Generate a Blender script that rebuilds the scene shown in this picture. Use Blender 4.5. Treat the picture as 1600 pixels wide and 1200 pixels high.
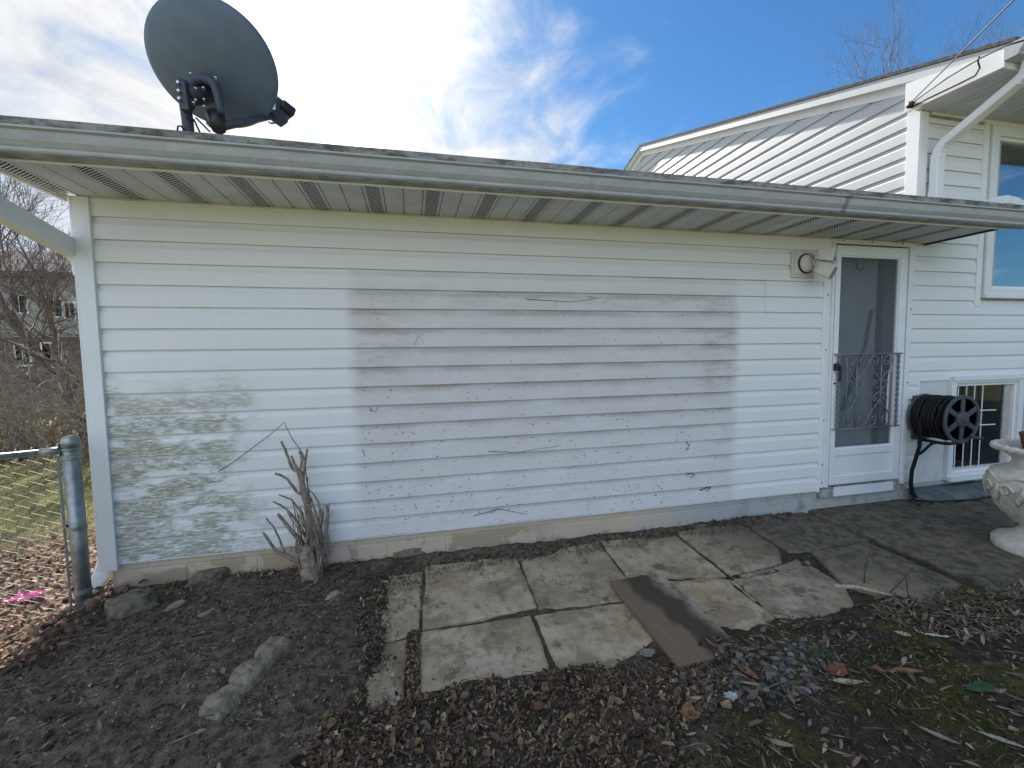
import bpy, bmesh, math, random
import numpy as np
from mathutils import Vector, Matrix, noise as mnoise
rnd = random.Random(7)
rng = np.random.default_rng(7)
for o in list(bpy.data.objects): bpy.data.objects.remove(o)
scene = bpy.context.scene
col = scene.collection
R = math.radians

# ------------------------------------------------------------------ camera
CAM = Vector((0.0, -3.014, 1.404))
YAW, PITCH, ROLL, FPX = R(13.028), R(-3.912), R(-0.856), 680.0
_f = Vector((math.sin(YAW)*math.cos(PITCH), math.cos(YAW)*math.cos(PITCH), math.sin(PITCH)))
_r0 = Vector((math.cos(YAW), -math.sin(YAW), 0)); _u0 = _r0.cross(_f)
_r = math.cos(ROLL)*_r0 + math.sin(ROLL)*_u0; _u = -math.sin(ROLL)*_r0 + math.cos(ROLL)*_u0
cd = bpy.data.cameras.new('camera'); cam = bpy.data.objects.new('camera', cd); col.objects.link(cam)
cam.matrix_world = Matrix(((_r.x, _u.x, -_f.x, CAM.x), (_r.y, _u.y, -_f.y, CAM.y), (_r.z, _u.z, -_f.z, CAM.z), (0, 0, 0, 1)))
cd.sensor_width = 36; cd.lens = 36*FPX/1600; cd.clip_start = 0.05; cd.clip_end = 800
scene.camera = cam
# photograph pixel -> point on a real plane of the place (measured survey of the site)
def _ray(x, y): return (x-800)/FPX*_r - (y-600)/FPX*_u + _f
def onY(x, y, Y=0.0): d = _ray(x, y); return CAM + d*((Y-CAM.y)/d.y)
def onZ(x, y, Z=0.0): d = _ray(x, y); return CAM + d*((Z-CAM.z)/d.z)
def onX(x, y, X): d = _ray(x, y); return CAM + d*((X-CAM.x)/d.x)

# ------------------------------------------------------------------ light
SUN_AZ, SUN_EL = R(-6.6), R(34.4)          # azimuth from +Y towards +X
SUN = Vector((math.sin(SUN_AZ)*math.cos(SUN_EL), math.cos(SUN_AZ)*math.cos(SUN_EL), math.sin(SUN_EL)))
sl = bpy.data.lights.new('sun', 'SUN'); sl.energy = 3.4; sl.angle = R(0.6); sl.color = (1.0, 0.95, 0.87)
so = bpy.data.objects.new('sun', sl); col.objects.link(so)
so.rotation_euler = SUN.to_track_quat('Z', 'Y').to_euler(); so.location = (0, 0, 30)
scene.view_settings.view_transform = 'Standard'; scene.view_settings.look = 'None'
scene.view_settings.gamma = 1; scene.view_settings.exposure = 2.0
scene.view_settings.use_curve_mapping = False

class NT:
    """tiny node graph helper"""
    def __init__(s, tree): s.t = tree; s.n = tree.nodes; s.l = tree.links
    def new(s, typ, **kw):
        nd = s.n.new(typ)
        for k, v in kw.items(): setattr(nd, k, v)
        return nd
    def put(s, sock, v):
        if v is None: return
        if hasattr(v, 'is_output'): s.l.new(v, sock)
        elif isinstance(v, (tuple, list)) and len(v) == 3 and sock.type == 'RGBA': sock.default_value = (*v, 1)
        else: sock.default_value = v
    def m(s, op, a, b=None, c=None, clamp=False):
        nd = s.new('ShaderNodeMath', operation=op, use_clamp=clamp)
        s.put(nd.inputs[0], a); s.put(nd.inputs[1], b); s.put(nd.inputs[2], c); return nd.outputs[0]
    def vm(s, op, a, b=None, out=0):
        nd = s.new('ShaderNodeVectorMath', operation=op); s.put(nd.inputs[0], a); s.put(nd.inputs[1], b); return nd.outputs[out]
    def noise(s, vec, scale, detail=4, rough=0.55, dist=0.0, col=False):
        nd = s.new('ShaderNodeTexNoise'); s.put(nd.inputs['Vector'], vec); nd.inputs['Scale'].default_value = scale
        nd.inputs['Detail'].default_value = detail; nd.inputs['Roughness'].default_value = rough; nd.inputs['Distortion'].default_value = dist
        return nd.outputs['Color' if col else 'Fac']
    def step(s, v, a, b, o0=0.0, o1=1.0, smooth=True):
        nd = s.new('ShaderNodeMapRange', interpolation_type='SMOOTHSTEP' if smooth else 'LINEAR'); s.put(nd.inputs[0], v)
        nd.inputs[1].default_value = a; nd.inputs[2].default_value = b; nd.inputs[3].default_value = o0; nd.inputs[4].default_value = o1
        return nd.outputs[0]
    def mix(s, f, a, b, mode='MIX'):
        nd = s.new('ShaderNodeMix', data_type='RGBA', blend_type=mode); s.put(nd.inputs[0], f); s.put(nd.inputs[6], a); s.put(nd.inputs[7], b); return nd.outputs[2]
    def sep(s, v): nd = s.new('ShaderNodeSeparateXYZ'); s.put(nd.inputs[0], v); return nd.outputs
    def comb(s, x, y, z): nd = s.new('ShaderNodeCombineXYZ'); s.put(nd.inputs[0], x); s.put(nd.inputs[1], y); s.put(nd.inputs[2], z); return nd.outputs[0]
    def scale(s, v, k): return s.vm('MULTIPLY', v, k)
    def bump(s, h, strength=0.3, dist=0.01, normal=None):
        nd = s.new('ShaderNodeBump'); s.put(nd.inputs['Height'], h); nd.inputs['Strength'].default_value = strength; nd.inputs['Distance'].default_value = dist
        s.put(nd.inputs['Normal'], normal); return nd.outputs[0]

# ------------------------------------------------------------------ world: sky with cloud bank
world = bpy.data.worlds.new('World'); scene.world = world; world.use_nodes = True
g = NT(world.node_tree); g.n.clear()
sky = g.new('ShaderNodeTexSky', sky_type='NISHITA'); sky.sun_disc = False; sky.sun_elevation = SUN_EL; sky.sun_rotation = SUN_AZ
sky.air_density = 1.2; sky.dust_density = 0.3; sky.ozone_density = 2.5; sky.altitude = 100
bg1 = g.new('ShaderNodeBackground'); bg1.inputs[1].default_value = 0.05
skyc = g.mix(1.0, sky.outputs[0], (0.27, 0.485, 0.67), 'MULTIPLY')
g.put(bg1.inputs[0], skyc)
dirv = g.new('ShaderNodeTexCoord').outputs['Generated']
dx, dy, dz = g.sep(dirv)
inv = g.m('DIVIDE', 1.0, g.m('ADD', g.m('MAXIMUM', dz, 0.0), 0.16))
pv = g.comb(g.m('MULTIPLY', dx, inv), g.m('MULTIPLY', dy, inv), 0.0)
n1 = g.noise(g.vm('ADD', pv, (3.1, 1.7, 0.0)), 1.6, 9, 0.62, 0.5)
n2 = g.noise(g.vm('ADD', g.vm('MULTIPLY', pv, (1.0, 0.6, 1.0)), (0.4, 5.2, 1.0)), 4.5, 8, 0.6, 0.7)
hl = g.m('SQRT', g.m('ADD', g.m('MULTIPLY', dx, dx), g.m('ADD', g.m('MULTIPLY', dy, dy), 0.001)))
east = g.m('DIVIDE', dx, hl)
bank = g.step(east, 0.02, 0.62, 0.29, -0.13)                      # broken cloud deck, opening towards the east
low = g.step(dz, 0.0, 0.42, 0.12, 0.0)
dens = g.m('ADD', g.m('ADD', g.m('MULTIPLY', n1, 0.70), g.m('MULTIPLY', n2, 0.55)), g.m('ADD', bank, low))
cmask = g.step(dens, 0.56, 0.98)
dsun = g.m('MAXIMUM', g.vm('DOT_PRODUCT', dirv, tuple(SUN), out=1), 0.0)
glow = g.m('ADD', g.m('MULTIPLY', g.m('POWER', dsun, 330.0), 2.5), g.m('MULTIPLY', g.m('POWER', dsun, 30.0), 0.16))
full = g.step(g.vm('DOT_PRODUCT', dirv, tuple(SUN), out=1), 0.7, -0.5, 0.215, 0.36)   # unseen clouds opposite the sun, brightened to lift light on the shaded wall
cshade = g.m('MULTIPLY', g.step(n2, 0.28, 0.72, 0.88, 1.14), g.m('ADD', full, glow))
ccol = g.mix(g.step(dsun, 0.75, 1.0), (0.77, 0.91, 1.12), (1.0, 0.985, 0.95))
bg2 = g.new('ShaderNodeBackground'); g.put(bg2.inputs[0], ccol); g.put(bg2.inputs[1], cshade)
mx = g.new('ShaderNodeMixShader'); g.put(mx.inputs[0], cmask); g.l.new(bg1.outputs[0], mx.inputs[1]); g.l.new(bg2.outputs[0], mx.inputs[2])
wo = g.new('ShaderNodeOutputWorld'); g.l.new(mx.outputs[0], wo.inputs[0])

# ------------------------------------------------------------------ materials
MATS = {}
def material(name, fn, rough=0.6, spec=0.3, metal=0.0):
    m = bpy.data.materials.new(name); m.use_nodes = True
    t = NT(m.node_tree); b = m.node_tree.nodes['Principled BSDF']
    b.inputs['Roughness'].default_value = rough; b.inputs['Specular IOR Level'].default_value = spec; b.inputs['Metallic'].default_value = metal
    pos = t.new('ShaderNodeNewGeometry').outputs['Position']
    c, nrm = fn(t, pos, b)
    if c is not None: t.put(b.inputs['Base Color'], c)
    if nrm is not None: t.put(b.inputs['Normal'], nrm)
    MATS[name] = m; return m
def plain(name, c, rough=0.55, spec=0.3, metal=0.0, var=0.12, scale=18.0, bump=0.08, dirt=None, dirt_amt=0.35):
    def fn(t, p, b):
        n = t.noise(p, scale, 5)
        k = t.mix(t.step(n, 0.3, 0.7), tuple(x*(1-var) for x in c), tuple(min(1, x*(1+var)) for x in c))
        if dirt:
            n2 = t.noise(p, scale*0.35, 6, 0.65)
            k = t.mix(t.step(n2, 0.5, 0.75, 0.0, dirt_amt), k, dirt)
        return k, t.bump(t.noise(p, scale*6, 4), bump, 0.004)
    return material(name, fn, rough, spec, metal)

SB, H = 0.19, 0.127          # siding bottom above the ground, siding exposure
def f_siding(t, p, b):
    x, y, z = t.sep(p)
    base = t.mix(t.noise(p, 2.2, 4), (0.76, 0.755, 0.745), (0.81, 0.805, 0.79))
    # rectangle where something stood against the wall for years: dull, dusty vinyl
    wob = t.m('MULTIPLY', t.m('SUBTRACT', t.noise(p, 9, 5), 0.5), 0.06)
    xw = t.m('ADD', x, wob)
    rect = t.m('MULTIPLY', t.m('MULTIPLY', t.step(xw, -0.42, -0.31), t.step(xw, 2.60, 2.48)), t.m('MULTIPLY', t.step(z, 2.08, 1.72), t.step(z, 0.35, 1.15, 0.62, 1.0)))
    film = t.step(t.noise(t.vm('MULTIPLY', p, (1.2, 1, 3.0)), 3, 5, 0.6), 0.25, 0.8, 0.55, 1.0)
    k = t.mix(t.m('MULTIPLY', rect, t.m('MULTIPLY', film, 0.46)), base, (0.47, 0.39, 0.36))
    fr = t.m('FRACT', t.m('DIVIDE', t.m('SUBTRACT', z, SB), H))
    drip = t.noise(t.vm('MULTIPLY', p, (14, 1, 3)), 1.6, 9, 0.72)
    band = t.step(t.m('ADD', fr, t.m('MULTIPLY', t.m('SUBTRACT', drip, 0.5), 0.40)), 0.52, 0.84)
    pat = t.step(t.noise(t.vm('MULTIPLY', p, (1.0, 1, 5.0)), 1.7, 5), 0.30, 0.62, 0.20, 1.0)
    k = t.mix(t.m('MULTIPLY', t.m('MULTIPLY', rect, band), t.m('MULTIPLY', pat, 0.52)), k, (0.26, 0.205, 0.175))
    # old smudges towards the upper left, the top and the right edge of that patch
    sm = t.m('ADD', t.m('MULTIPLY', t.step(x, 0.25, -0.30), t.step(t.m('ABSOLUTE', t.m('SUBTRACT', z, 1.45)), 0.40, 0.05)), t.m('MULTIPLY', t.step(x, 1.9, 2.45), t.step(t.m('ABSOLUTE', t.m('SUBTRACT', z, 1.40)), 0.5, 0.1)))
    sm = t.m('ADD', sm, t.m('MULTIPLY', t.step(t.m('ABSOLUTE', t.m('SUBTRACT', z, 1.80)), 0.10, 0.02), 0.6), clamp=True)
    smn = t.step(t.noise(t.vm('MULTIPLY', p, (2.0, 1, 6.0)), 1.8, 8, 0.68), 0.44, 0.66)
    k = t.mix(t.m('MULTIPLY', t.m('MULTIPLY', rect, sm), t.m('MULTIPLY', smn, 0.42)), k, (0.25, 0.195, 0.165))
    # algae low on the left
    ax = t.step(t.m('ADD', x, t.m('MULTIPLY', t.m('SUBTRACT', t.noise(p, 3.5, 3), 0.5), 0.6)), -0.86, -1.22)
    az = t.step(t.m('ADD', z, t.m('MULTIPLY', t.m('SUBTRACT', t.noise(p, 2.5, 3), 0.5), 0.35)), 1.40, 0.98)
    al = t.noise(t.vm('MULTIPLY', p, (11, 1, 66)), 1.5, 10, 0.76, 0.25)
    al2 = t.noise(t.vm('MULTIPLY', p, (3.2, 1, 7)), 1.3, 5, 0.6)
    am = t.m('MULTIPLY', t.m('MULTIPLY', ax, az), t.m('MULTIPLY', t.step(al, 0.44, 0.52), t.step(al2, 0.38, 0.54)))
    face = t.step(fr, 0.97, 0.80)
    am = t.m('MULTIPLY', am, face)
    k = t.mix(t.m('MULTIPLY', am, 0.92), k, t.mix(al, (0.125, 0.12, 0.07), (0.20, 0.185, 0.115)))
    haze = t.m('MULTIPLY', t.m('MULTIPLY', ax, az), t.step(al2, 0.38, 0.62, 0.0, 0.50))
    k = t.mix(t.m('MULTIPLY', haze, face), k, (0.44, 0.46, 0.35))
    # fly specks and dust
    sp = t.noise(p, 60, 2, 0.5)
    k = t.mix(t.m('MULTIPLY', t.step(sp, 0.73, 0.78), t.m('MULTIPLY', rect, 0.55)), k, (0.2, 0.17, 0.14))
    gen = t.noise(t.vm('MULTIPLY', p, (30, 1, 3)), 1.1, 4)
    k = t.mix(t.step(gen, 0.5, 0.8, 0.0, 0.10), k, (0.50, 0.48, 0.45))
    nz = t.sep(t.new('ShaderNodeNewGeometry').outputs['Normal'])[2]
    k = t.mix(t.step(nz, -0.6, -0.9, 0.0, 0.45), k, (0.20, 0.165, 0.14))       # brown shade painted under each lap to deepen its shadow line
    grain = t.noise(t.vm('MULTIPLY', p, (14, 60, 240)), 1.0, 3, 0.6)
    return k, t.bump(grain, 0.10, 0.002)
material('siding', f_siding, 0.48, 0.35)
plain('vinyl_white', (0.80, 0.80, 0.79), 0.45, 0.35, var=0.03, scale=5, bump=0.03, dirt=(0.55, 0.54, 0.50), dirt_amt=0.18)
plain('vinyl_clean', (0.74, 0.75, 0.75), 0.42, 0.4, var=0.02, scale=4, bump=0.02)
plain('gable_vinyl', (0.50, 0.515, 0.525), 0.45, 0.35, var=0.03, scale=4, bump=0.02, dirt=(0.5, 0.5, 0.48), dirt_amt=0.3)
plain('door_white', (0.76, 0.77, 0.78), 0.40, 0.4, var=0.03, scale=6, bump=0.02, dirt=(0.50, 0.49, 0.46), dirt_amt=0.22)
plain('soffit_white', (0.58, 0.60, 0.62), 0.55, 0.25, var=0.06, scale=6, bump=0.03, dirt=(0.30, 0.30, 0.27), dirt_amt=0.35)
def f_gutter(t, p, b):
    n = t.noise(t.vm('MULTIPLY', p, (3, 6, 8)), 3, 6, 0.65)
    k = t.mix(t.step(n, 0.3, 0.75), (0.44, 0.455, 0.47), (0.36, 0.37, 0.38))
    st = t.noise(t.vm('MULTIPLY', p, (16, 2, 1.5)), 1.4, 4)
    k = t.mix(t.step(st, 0.58, 0.80, 0.0, 0.45), k, (0.28, 0.28, 0.26))
    x = t.sep(p)[0]
    seam = t.m('MULTIPLY', t.step(t.m('ABSOLUTE', t.m('SUBTRACT', t.m('ADD', x, t.m('MULTIPLY', t.noise(p, 25, 3), 0.07)), 2.92)), 0.035, 0.004), 0.7)
    k = t.mix(seam, k, (0.10, 0.11, 0.10))
    return k, t.bump(t.noise(p, 30, 3), 0.03, 0.003)
material('gutter_paint', f_gutter, 0.42, 0.4)
plain('gutter_under', (0.30, 0.31, 0.30), 0.6, 0.2, var=0.3, scale=9, bump=0.06, dirt=(0.12, 0.13, 0.12), dirt_amt=0.6)
plain('shingle', (0.09, 0.088, 0.085), 0.9, 0.15, var=0.45, scale=55, bump=0.5, dirt=(0.17, 0.165, 0.15), dirt_amt=0.6)
def f_edge(t, p, b):
    n = t.noise(t.vm('MULTIPLY', p, (1, 4, 3)), 7, 7, 0.7); n2 = t.noise(p, 40, 5, 0.7)
    k = t.mix(t.step(n, 0.35, 0.62), (0.10, 0.095, 0.085), (0.33, 0.32, 0.30))
    return t.mix(t.step(n2, 0.5, 0.7, 0, 0.6), k, (0.07, 0.065, 0.06)), t.bump(n2, 0.4, 0.004)
material('edge_strip', f_edge, 0.7, 0.25)
plain('dark_void', (0.015, 0.015, 0.016), 0.8, 0.1, var=0.1)
plain('black_metal', (0.022, 0.024, 0.028), 0.45, 0.4, var=0.2)
plain('dish_grey', (0.10, 0.135, 0.19), 0.42, 0.45, var=0.08, scale=9, bump=0.02)
plain('dish_dark', (0.055, 0.066, 0.09), 0.5, 0.35, var=0.1)
plain('bolt_zinc', (0.60, 0.60, 0.62), 0.3, 0.5, 0.9, var=0.1)
plain('galvanised', (0.30, 0.315, 0.31), 0.42, 0.5, 0.75, var=0.22, scale=26, bump=0.05, dirt=(0.15, 0.15, 0.13), dirt_amt=0.5)
plain('galvanised_wire', (0.34, 0.345, 0.34), 0.5, 0.4, 0.6, var=0.2, scale=40, bump=0.02)
plain('iron_grille', (0.20, 0.215, 0.23), 0.5, 0.35, 0.2, var=0.2, scale=40, bump=0.03)
plain('plastic_black', (0.018, 0.020, 0.023), 0.5, 0.4, var=0.2, scale=12, bump=0.03)
plain('reel_grey', (0.055, 0.066, 0.078), 0.45, 0.4, var=0.12, scale=14, bump=0.03)
plain('hose_black', (0.012, 0.013, 0.015), 0.6, 0.2, var=0.3, scale=20, bump=0.04)
plain('lamp_ivory', (0.66, 0.63, 0.57), 0.5, 0.35, var=0.07, scale=16, bump=0.03, dirt=(0.40, 0.36, 0.29), dirt_amt=0.4)
plain('lamp_glass', (0.30, 0.33, 0.33), 0.2, 0.5, var=0.05)
plain('bark', (0.17, 0.14, 0.12), 0.9, 0.1, var=0.35, scale=22, bump=0.5)
plain('bark_grey', (0.27, 0.215, 0.165), 0.9, 0.1, var=0.35, scale=30, bump=0.5)
plain('cut_wood', (0.42, 0.34, 0.25), 0.85, 0.1, var=0.2, scale=60)
plain('twig_brown', (0.30, 0.255, 0.205), 0.85, 0.15, var=0.3, scale=10)
plain('vine_brown', (0.06, 0.045, 0.035), 0.85, 0.15, var=0.3, scale=40)
plain('stone_grey', (0.185, 0.16, 0.115), 0.9, 0.12, var=0.3, scale=26, bump=0.9, dirt=(0.075, 0.07, 0.045), dirt_amt=0.8)
plain('stone_pale', (0.27, 0.25, 0.20), 0.9, 0.15, var=0.2, scale=20, bump=0.5, dirt=(0.12, 0.11, 0.08), dirt_amt=0.6)
plain('edging_concrete', (0.24, 0.205, 0.15), 0.92, 0.1, var=0.3, scale=34, bump=1.0, dirt=(0.13, 0.12, 0.07), dirt_amt=0.75)
plain('urn_cement', (0.60, 0.57, 0.49), 0.85, 0.2, var=0.14, scale=18, bump=0.45, dirt=(0.22, 0.20, 0.15), dirt_amt=0.6)
plain('terracotta', (0.17, 0.075, 0.045), 0.85, 0.15, var=0.3, scale=30)
plain('tarp_grey', (0.11, 0.13, 0.13), 0.6, 0.3, var=0.3, scale=10, bump=0.2, dirt=(0.05, 0.05, 0.045), dirt_amt=0.6)
plain('pink_plastic', (0.62, 0.16, 0.36), 0.4, 0.4, var=0.3, scale=30, bump=0.2)
plain('green_leaf', (0.03, 0.085, 0.03), 0.45, 0.4, var=0.3, scale=30)
plain('mortar', (0.40, 0.36, 0.29), 0.92, 0.1, var=0.15, scale=30, bump=0.4)
plain('wire_black', (0.012, 0.012, 0.013), 0.6, 0.3)
plain('wall_board', (0.66, 0.66, 0.65), 0.6, 0.3, var=0.04, scale=8, bump=0.05, dirt=(0.36, 0.36, 0.34), dirt_amt=0.4)
plain('sill_wood', (0.34, 0.35, 0.35), 0.8, 0.2, var=0.4, scale=26, bump=0.3, dirt=(0.12, 0.12, 0.10), dirt_amt=0.8)
plain('sheathing', (0.45, 0.43, 0.40), 0.8, 0.1)
plain('dim_curtain', (0.10, 0.115, 0.12), 0.9, 0.1, var=0.15, scale=7)
plain('inner_door', (0.34, 0.36, 0.38), 0.7, 0.25, var=0.08, scale=3)
plain('far_siding', (0.42, 0.41, 0.38), 0.7, 0.2, var=0.06, scale=1.5)
plain('far_brick', (0.17, 0.12, 0.10), 0.9, 0.1, var=0.25, scale=9)
plain('far_roof', (0.12, 0.11, 0.105), 0.9, 0.1, var=0.25, scale=5)

def f_foundation(t, p, b):
    x, y, z = t.sep(p)
    n = t.noise(p, 5, 6, 0.6)
    k = t.mix(t.step(n, 0.35, 0.65), (0.55, 0.455, 0.325), (0.58, 0.47, 0.39))
    k = t.mix(t.step(t.m('ADD', x, t.m('MULTIPLY', n, 0.6)), 1.9, 2.6), k, (0.42, 0.43, 0.41))
    tan = t.m('MULTIPLY', t.step(t.noise(p, 3.2, 6, 0.6), 0.48, 0.53), t.step(z, 0.17, 0.12))
    tan = t.m('MULTIPLY', tan, t.step(x, 1.1, 0.7))
    k = t.mix(t.m('MULTIPLY', tan, 0.75), k, (0.36, 0.27, 0.17))
    gr = t.m('MULTIPLY', t.step(t.noise(p, 7, 7, 0.7), 0.45, 0.7), t.step(x, 2.2, 3.2, 0.1, 0.75))
    k = t.mix(gr, k, (0.17, 0.20, 0.17))
    sp = t.m('MULTIPLY', t.step(t.noise(p, 13, 8, 0.7), 0.50, 0.66), t.step(t.m('ADD', z, t.m('MULTIPLY', n, 0.05)), 0.085, 0.02))
    k = t.mix(t.m('MULTIPLY', sp, 0.85), k, (0.10, 0.085, 0.065))
    return k, t.bump(t.noise(p, 45, 6, 0.65), 0.45, 0.006)
material('foundation_paint', f_foundation, 0.85, 0.2)

def f_slab(t, p, b):
    x, y, z = t.sep(p)
    rv = t.new('ShaderNodeObjectInfo').outputs['Random']
    p = t.vm('ADD', p, t.comb(t.m('MULTIPLY', rv, 37.0), t.m('MULTIPLY', rv, 11.0), 0.0))
    n = t.noise(p, 3.0, 7, 0.65); n2 = t.noise(p, 14, 7, 0.7); n3 = t.noise(p, 60, 5, 0.7)
    k = t.mix(t.step(n, 0.35, 0.65), (0.37, 0.295, 0.19), (0.54, 0.46, 0.335))
    k = t.mix(t.step(n2, 0.46, 0.66, 0.0, 0.8), k, (0.28, 0.215, 0.135))
    k = t.mix(t.step(t.noise(t.vm('ADD', p, (4, 9, 0)), 2.6, 8, 0.66), 0.50, 0.57, 0.0, 0.72), k, (0.25, 0.195, 0.13))
    k = t.mix(t.step(t.noise(t.vm('ADD', p, (7, 2, 0)), 6.0, 8, 0.7), 0.54, 0.64, 0.0, 0.75), k, (0.13, 0.105, 0.08))
    k = t.mix(t.step(n3, 0.56, 0.66, 0.0, 0.6), k, (0.56, 0.50, 0.40))
    k = t.mix(t.step(n3, 0.36, 0.28, 0.0, 0.7), k, (0.17, 0.15, 0.12))
    k = t.mix(1.0, k, t.mix(rv, (0.74, 0.74, 0.76), (1.08, 1.04, 1.0)), 'MULTIPLY')
    far = t.step(t.m('ADD', x, t.m('ADD', t.m('MULTIPLY', n, 0.9), t.m('MULTIPLY', y, 0.45))), 2.15, 3.0)
    dk = t.mix(t.step(n2, 0.35, 0.65), (0.048, 0.046, 0.037), (0.165, 0.150, 0.118))
    k = t.mix(t.m('MULTIPLY', far, 0.90), k, dk)
    fl = t.noise(t.vm('MULTIPLY', p, (26, 40, 1)), 1.0, 3, 0.6)
    k = t.mix(t.m('MULTIPLY', t.step(fl, 0.74, 0.78), far), k, (0.42, 0.42, 0.40))
    h = t.m('ADD', t.m('MULTIPLY', n2, 0.6), t.m('MULTIPLY', n3, 0.5))
    return k, t.bump(h, 0.55, 0.012)
material('slab_concrete', f_slab, 0.92, 0.15)

def f_board(t, p, b):
    q = t.vm('SUBTRACT', p, tuple(onZ(1050, 960)))
    gr = t.noise(t.vm('MULTIPLY', q, (60, 3.0, 1)), 1.2, 6, 0.6)
    k = t.mix(gr, (0.13, 0.085, 0.052), (0.27, 0.20, 0.135))
    x, y, z = t.sep(q)
    n = t.noise(q, 6, 5)
    wet = t.step(t.m('ABSOLUTE', t.m('ADD', t.m('ADD', x, t.m('MULTIPLY', y, 0.12)), t.m('MULTIPLY', t.m('SUBTRACT', n, 0.5), 0.22))), 0.12, 0.05)
    k = t.mix(t.m('MULTIPLY', wet, 0.75), k, (0.032, 0.026, 0.021))
    edge = t.m('MULTIPLY', t.step(t.m('ADD', x, t.m('MULTIPLY', y, 0.10)), 0.06, 0.15), t.step(t.noise(q, 12, 5), 0.45, 0.6))
    k = t.mix(t.m('MULTIPLY', edge, 0.7), k, (0.42, 0.40, 0.37))
    return k, t.bump(gr, 0.5, 0.006)
material('board_wood', f_board, 0.75, 0.25)

def f_ground(t, p, b):
    x, y, z = t.sep(p)
    n = t.noise(p, 4, 8, 0.65); n2 = t.noise(p, 22, 7, 0.7); n3 = t.noise(p, 90, 5, 0.7)
    wob = t.m('MULTIPLY', t.m('SUBTRACT', n, 0.5), 0.9)
    k = t.mix(t.step(n2, 0.35, 0.65), (0.070, 0.053, 0.040), (0.245, 0.190, 0.142))
    k = t.mix(t.step(n, 0.48, 0.66, 0.0, 0.55), k, (0.25, 0.20, 0.152))
    k = t.mix(t.step(n3, 0.60, 0.72, 0.0, 0.5), k, (0.30, 0.255, 0.20))
    red = t.m('MULTIPLY', t.m('MULTIPLY', t.step(t.m('ADD', x, wob), -0.5, 0.0), t.step(t.m('ADD', x, wob), 1.0, 0.6)), t.step(y, -0.6, -0.9))
    k = t.mix(t.m('MULTIPLY', red, 0.55), k, (0.085, 0.062, 0.048))
    right = t.m('MULTIPLY', t.step(t.m('ADD', x, wob), 0.8, 1.3), t.step(y, -0.3, -0.7))
    k = t.mix(t.m('MULTIPLY', right, 0.75), k, t.mix(n2, (0.020, 0.018, 0.016), (0.060, 0.052, 0.042)))
    mo = t.m('MULTIPLY', t.m('MULTIPLY', right, t.step(t.noise(t.vm('ADD', p, (1.3, 0.4, 0)), 2.6, 6, 0.6), 0.46, 0.62)), t.step(t.m('ADD', y, t.m('MULTIPLY', x, -0.12)), -1.35, -1.62))
    k = t.mix(t.m('MULTIPLY', mo, 0.8), k, t.mix(n2, (0.075, 0.078, 0.022), (0.15, 0.145, 0.04)))
    # lawn
    lw = t.m('MAXIMUM', t.step(t.m('ADD', y, wob), 0.9, 1.9), t.m('MAXIMUM', t.step(y, -3.2, -4.4), t.step(t.m('ADD', x, wob), -2.6, -3.6)))
    lawn = t.mix(t.step(t.noise(p, 1.2, 6, 0.65), 0.35, 0.65), (0.26, 0.24, 0.12), (0.18, 0.19, 0.075))
    lawn = t.mix(t.step(n2, 0.55, 0.75, 0.0, 0.6), lawn, (0.16, 0.12, 0.075))
    k = t.mix(lw, k, lawn)
    h = t.m('ADD', t.m('MULTIPLY', n2, 0.7), t.m('MULTIPLY', n3, 0.4))
    return k, t.bump(h, 1.0, 0.035)
material('soil', f_ground, 0.95, 0.1)

def f_vcol(t, p, b):
    a = t.new('ShaderNodeVertexColor', layer_name='Col').outputs[0]
    n = t.noise(p, 70, 3)
    return t.mix(t.step(n, 0.3, 0.7, 0.0, 0.3), a, (0.0, 0.0, 0.0), 'MULTIPLY') if False else t.mix(0.25, a, t.mix(n, (0.4, 0.4, 0.4), (1.3, 1.25, 1.2)), 'MULTIPLY'), None
material('leaf_vcol', f_vcol, 0.8, 0.15)
material('grass_vcol', f_vcol, 0.75, 0.15)
for nm_, k_ in (('grass_vcol', 0.45), ('leaf_vcol', 0.22)):          # thin blades let some sun through
    t_ = NT(MATS[nm_].node_tree); b_ = t_.n['Principled BSDF']; o_ = t_.n['Material Output']
    tl = t_.new('ShaderNodeBsdfTranslucent'); t_.l.new(b_.inputs['Base Color'].links[0].from_socket, tl.inputs[0])
    ms_ = t_.new('ShaderNodeMixShader'); ms_.inputs[0].default_value = k_
    t_.l.new(b_.outputs[0], ms_.inputs[1]); t_.l.new(tl.outputs[0], ms_.inputs[2]); t_.l.new(ms_.outputs[0], o_.inputs[0])

def glass_mat(name, tint, refl, rough, fk=1.0):
    m = bpy.data.materials.new(name); m.use_nodes = True; t = NT(m.node_tree); t.n.clear()
    d = t.new('ShaderNodeBsdfPrincipled'); t.put(d.inputs['Base Color'], tint); d.inputs['Roughness'].default_value = 0.2
    gl = t.new('ShaderNodeBsdfGlossy'); gl.inputs['Roughness'].default_value = rough; gl.inputs['Color'].default_value = (0.85, 0.92, 1, 1)
    fr = t.new('ShaderNodeFresnel'); fr.inputs[0].default_value = 1.5
    tr = t.new('ShaderNodeBsdfTransparent'); tr.inputs[0].default_value = (*tint, 1)
    ms = t.new('ShaderNodeMixShader'); t.put(ms.inputs[0], t.m('ADD', t.m('MULTIPLY', fr.outputs[0], fk), refl, clamp=True))
    t.l.new(tr.outputs[0], ms.inputs[1]); t.l.new(gl.outputs[0], ms.inputs[2])
    o = t.new('ShaderNodeOutputMaterial'); t.l.new(ms.outputs[0], o.inputs[0]); MATS[name] = m
glass_mat('window_glass', (0.30, 0.34, 0.36), 0.34, 0.01)
glass_mat('basement_glass', (0.40, 0.45, 0.47), 0.0, 0.02, 0.6)
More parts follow.
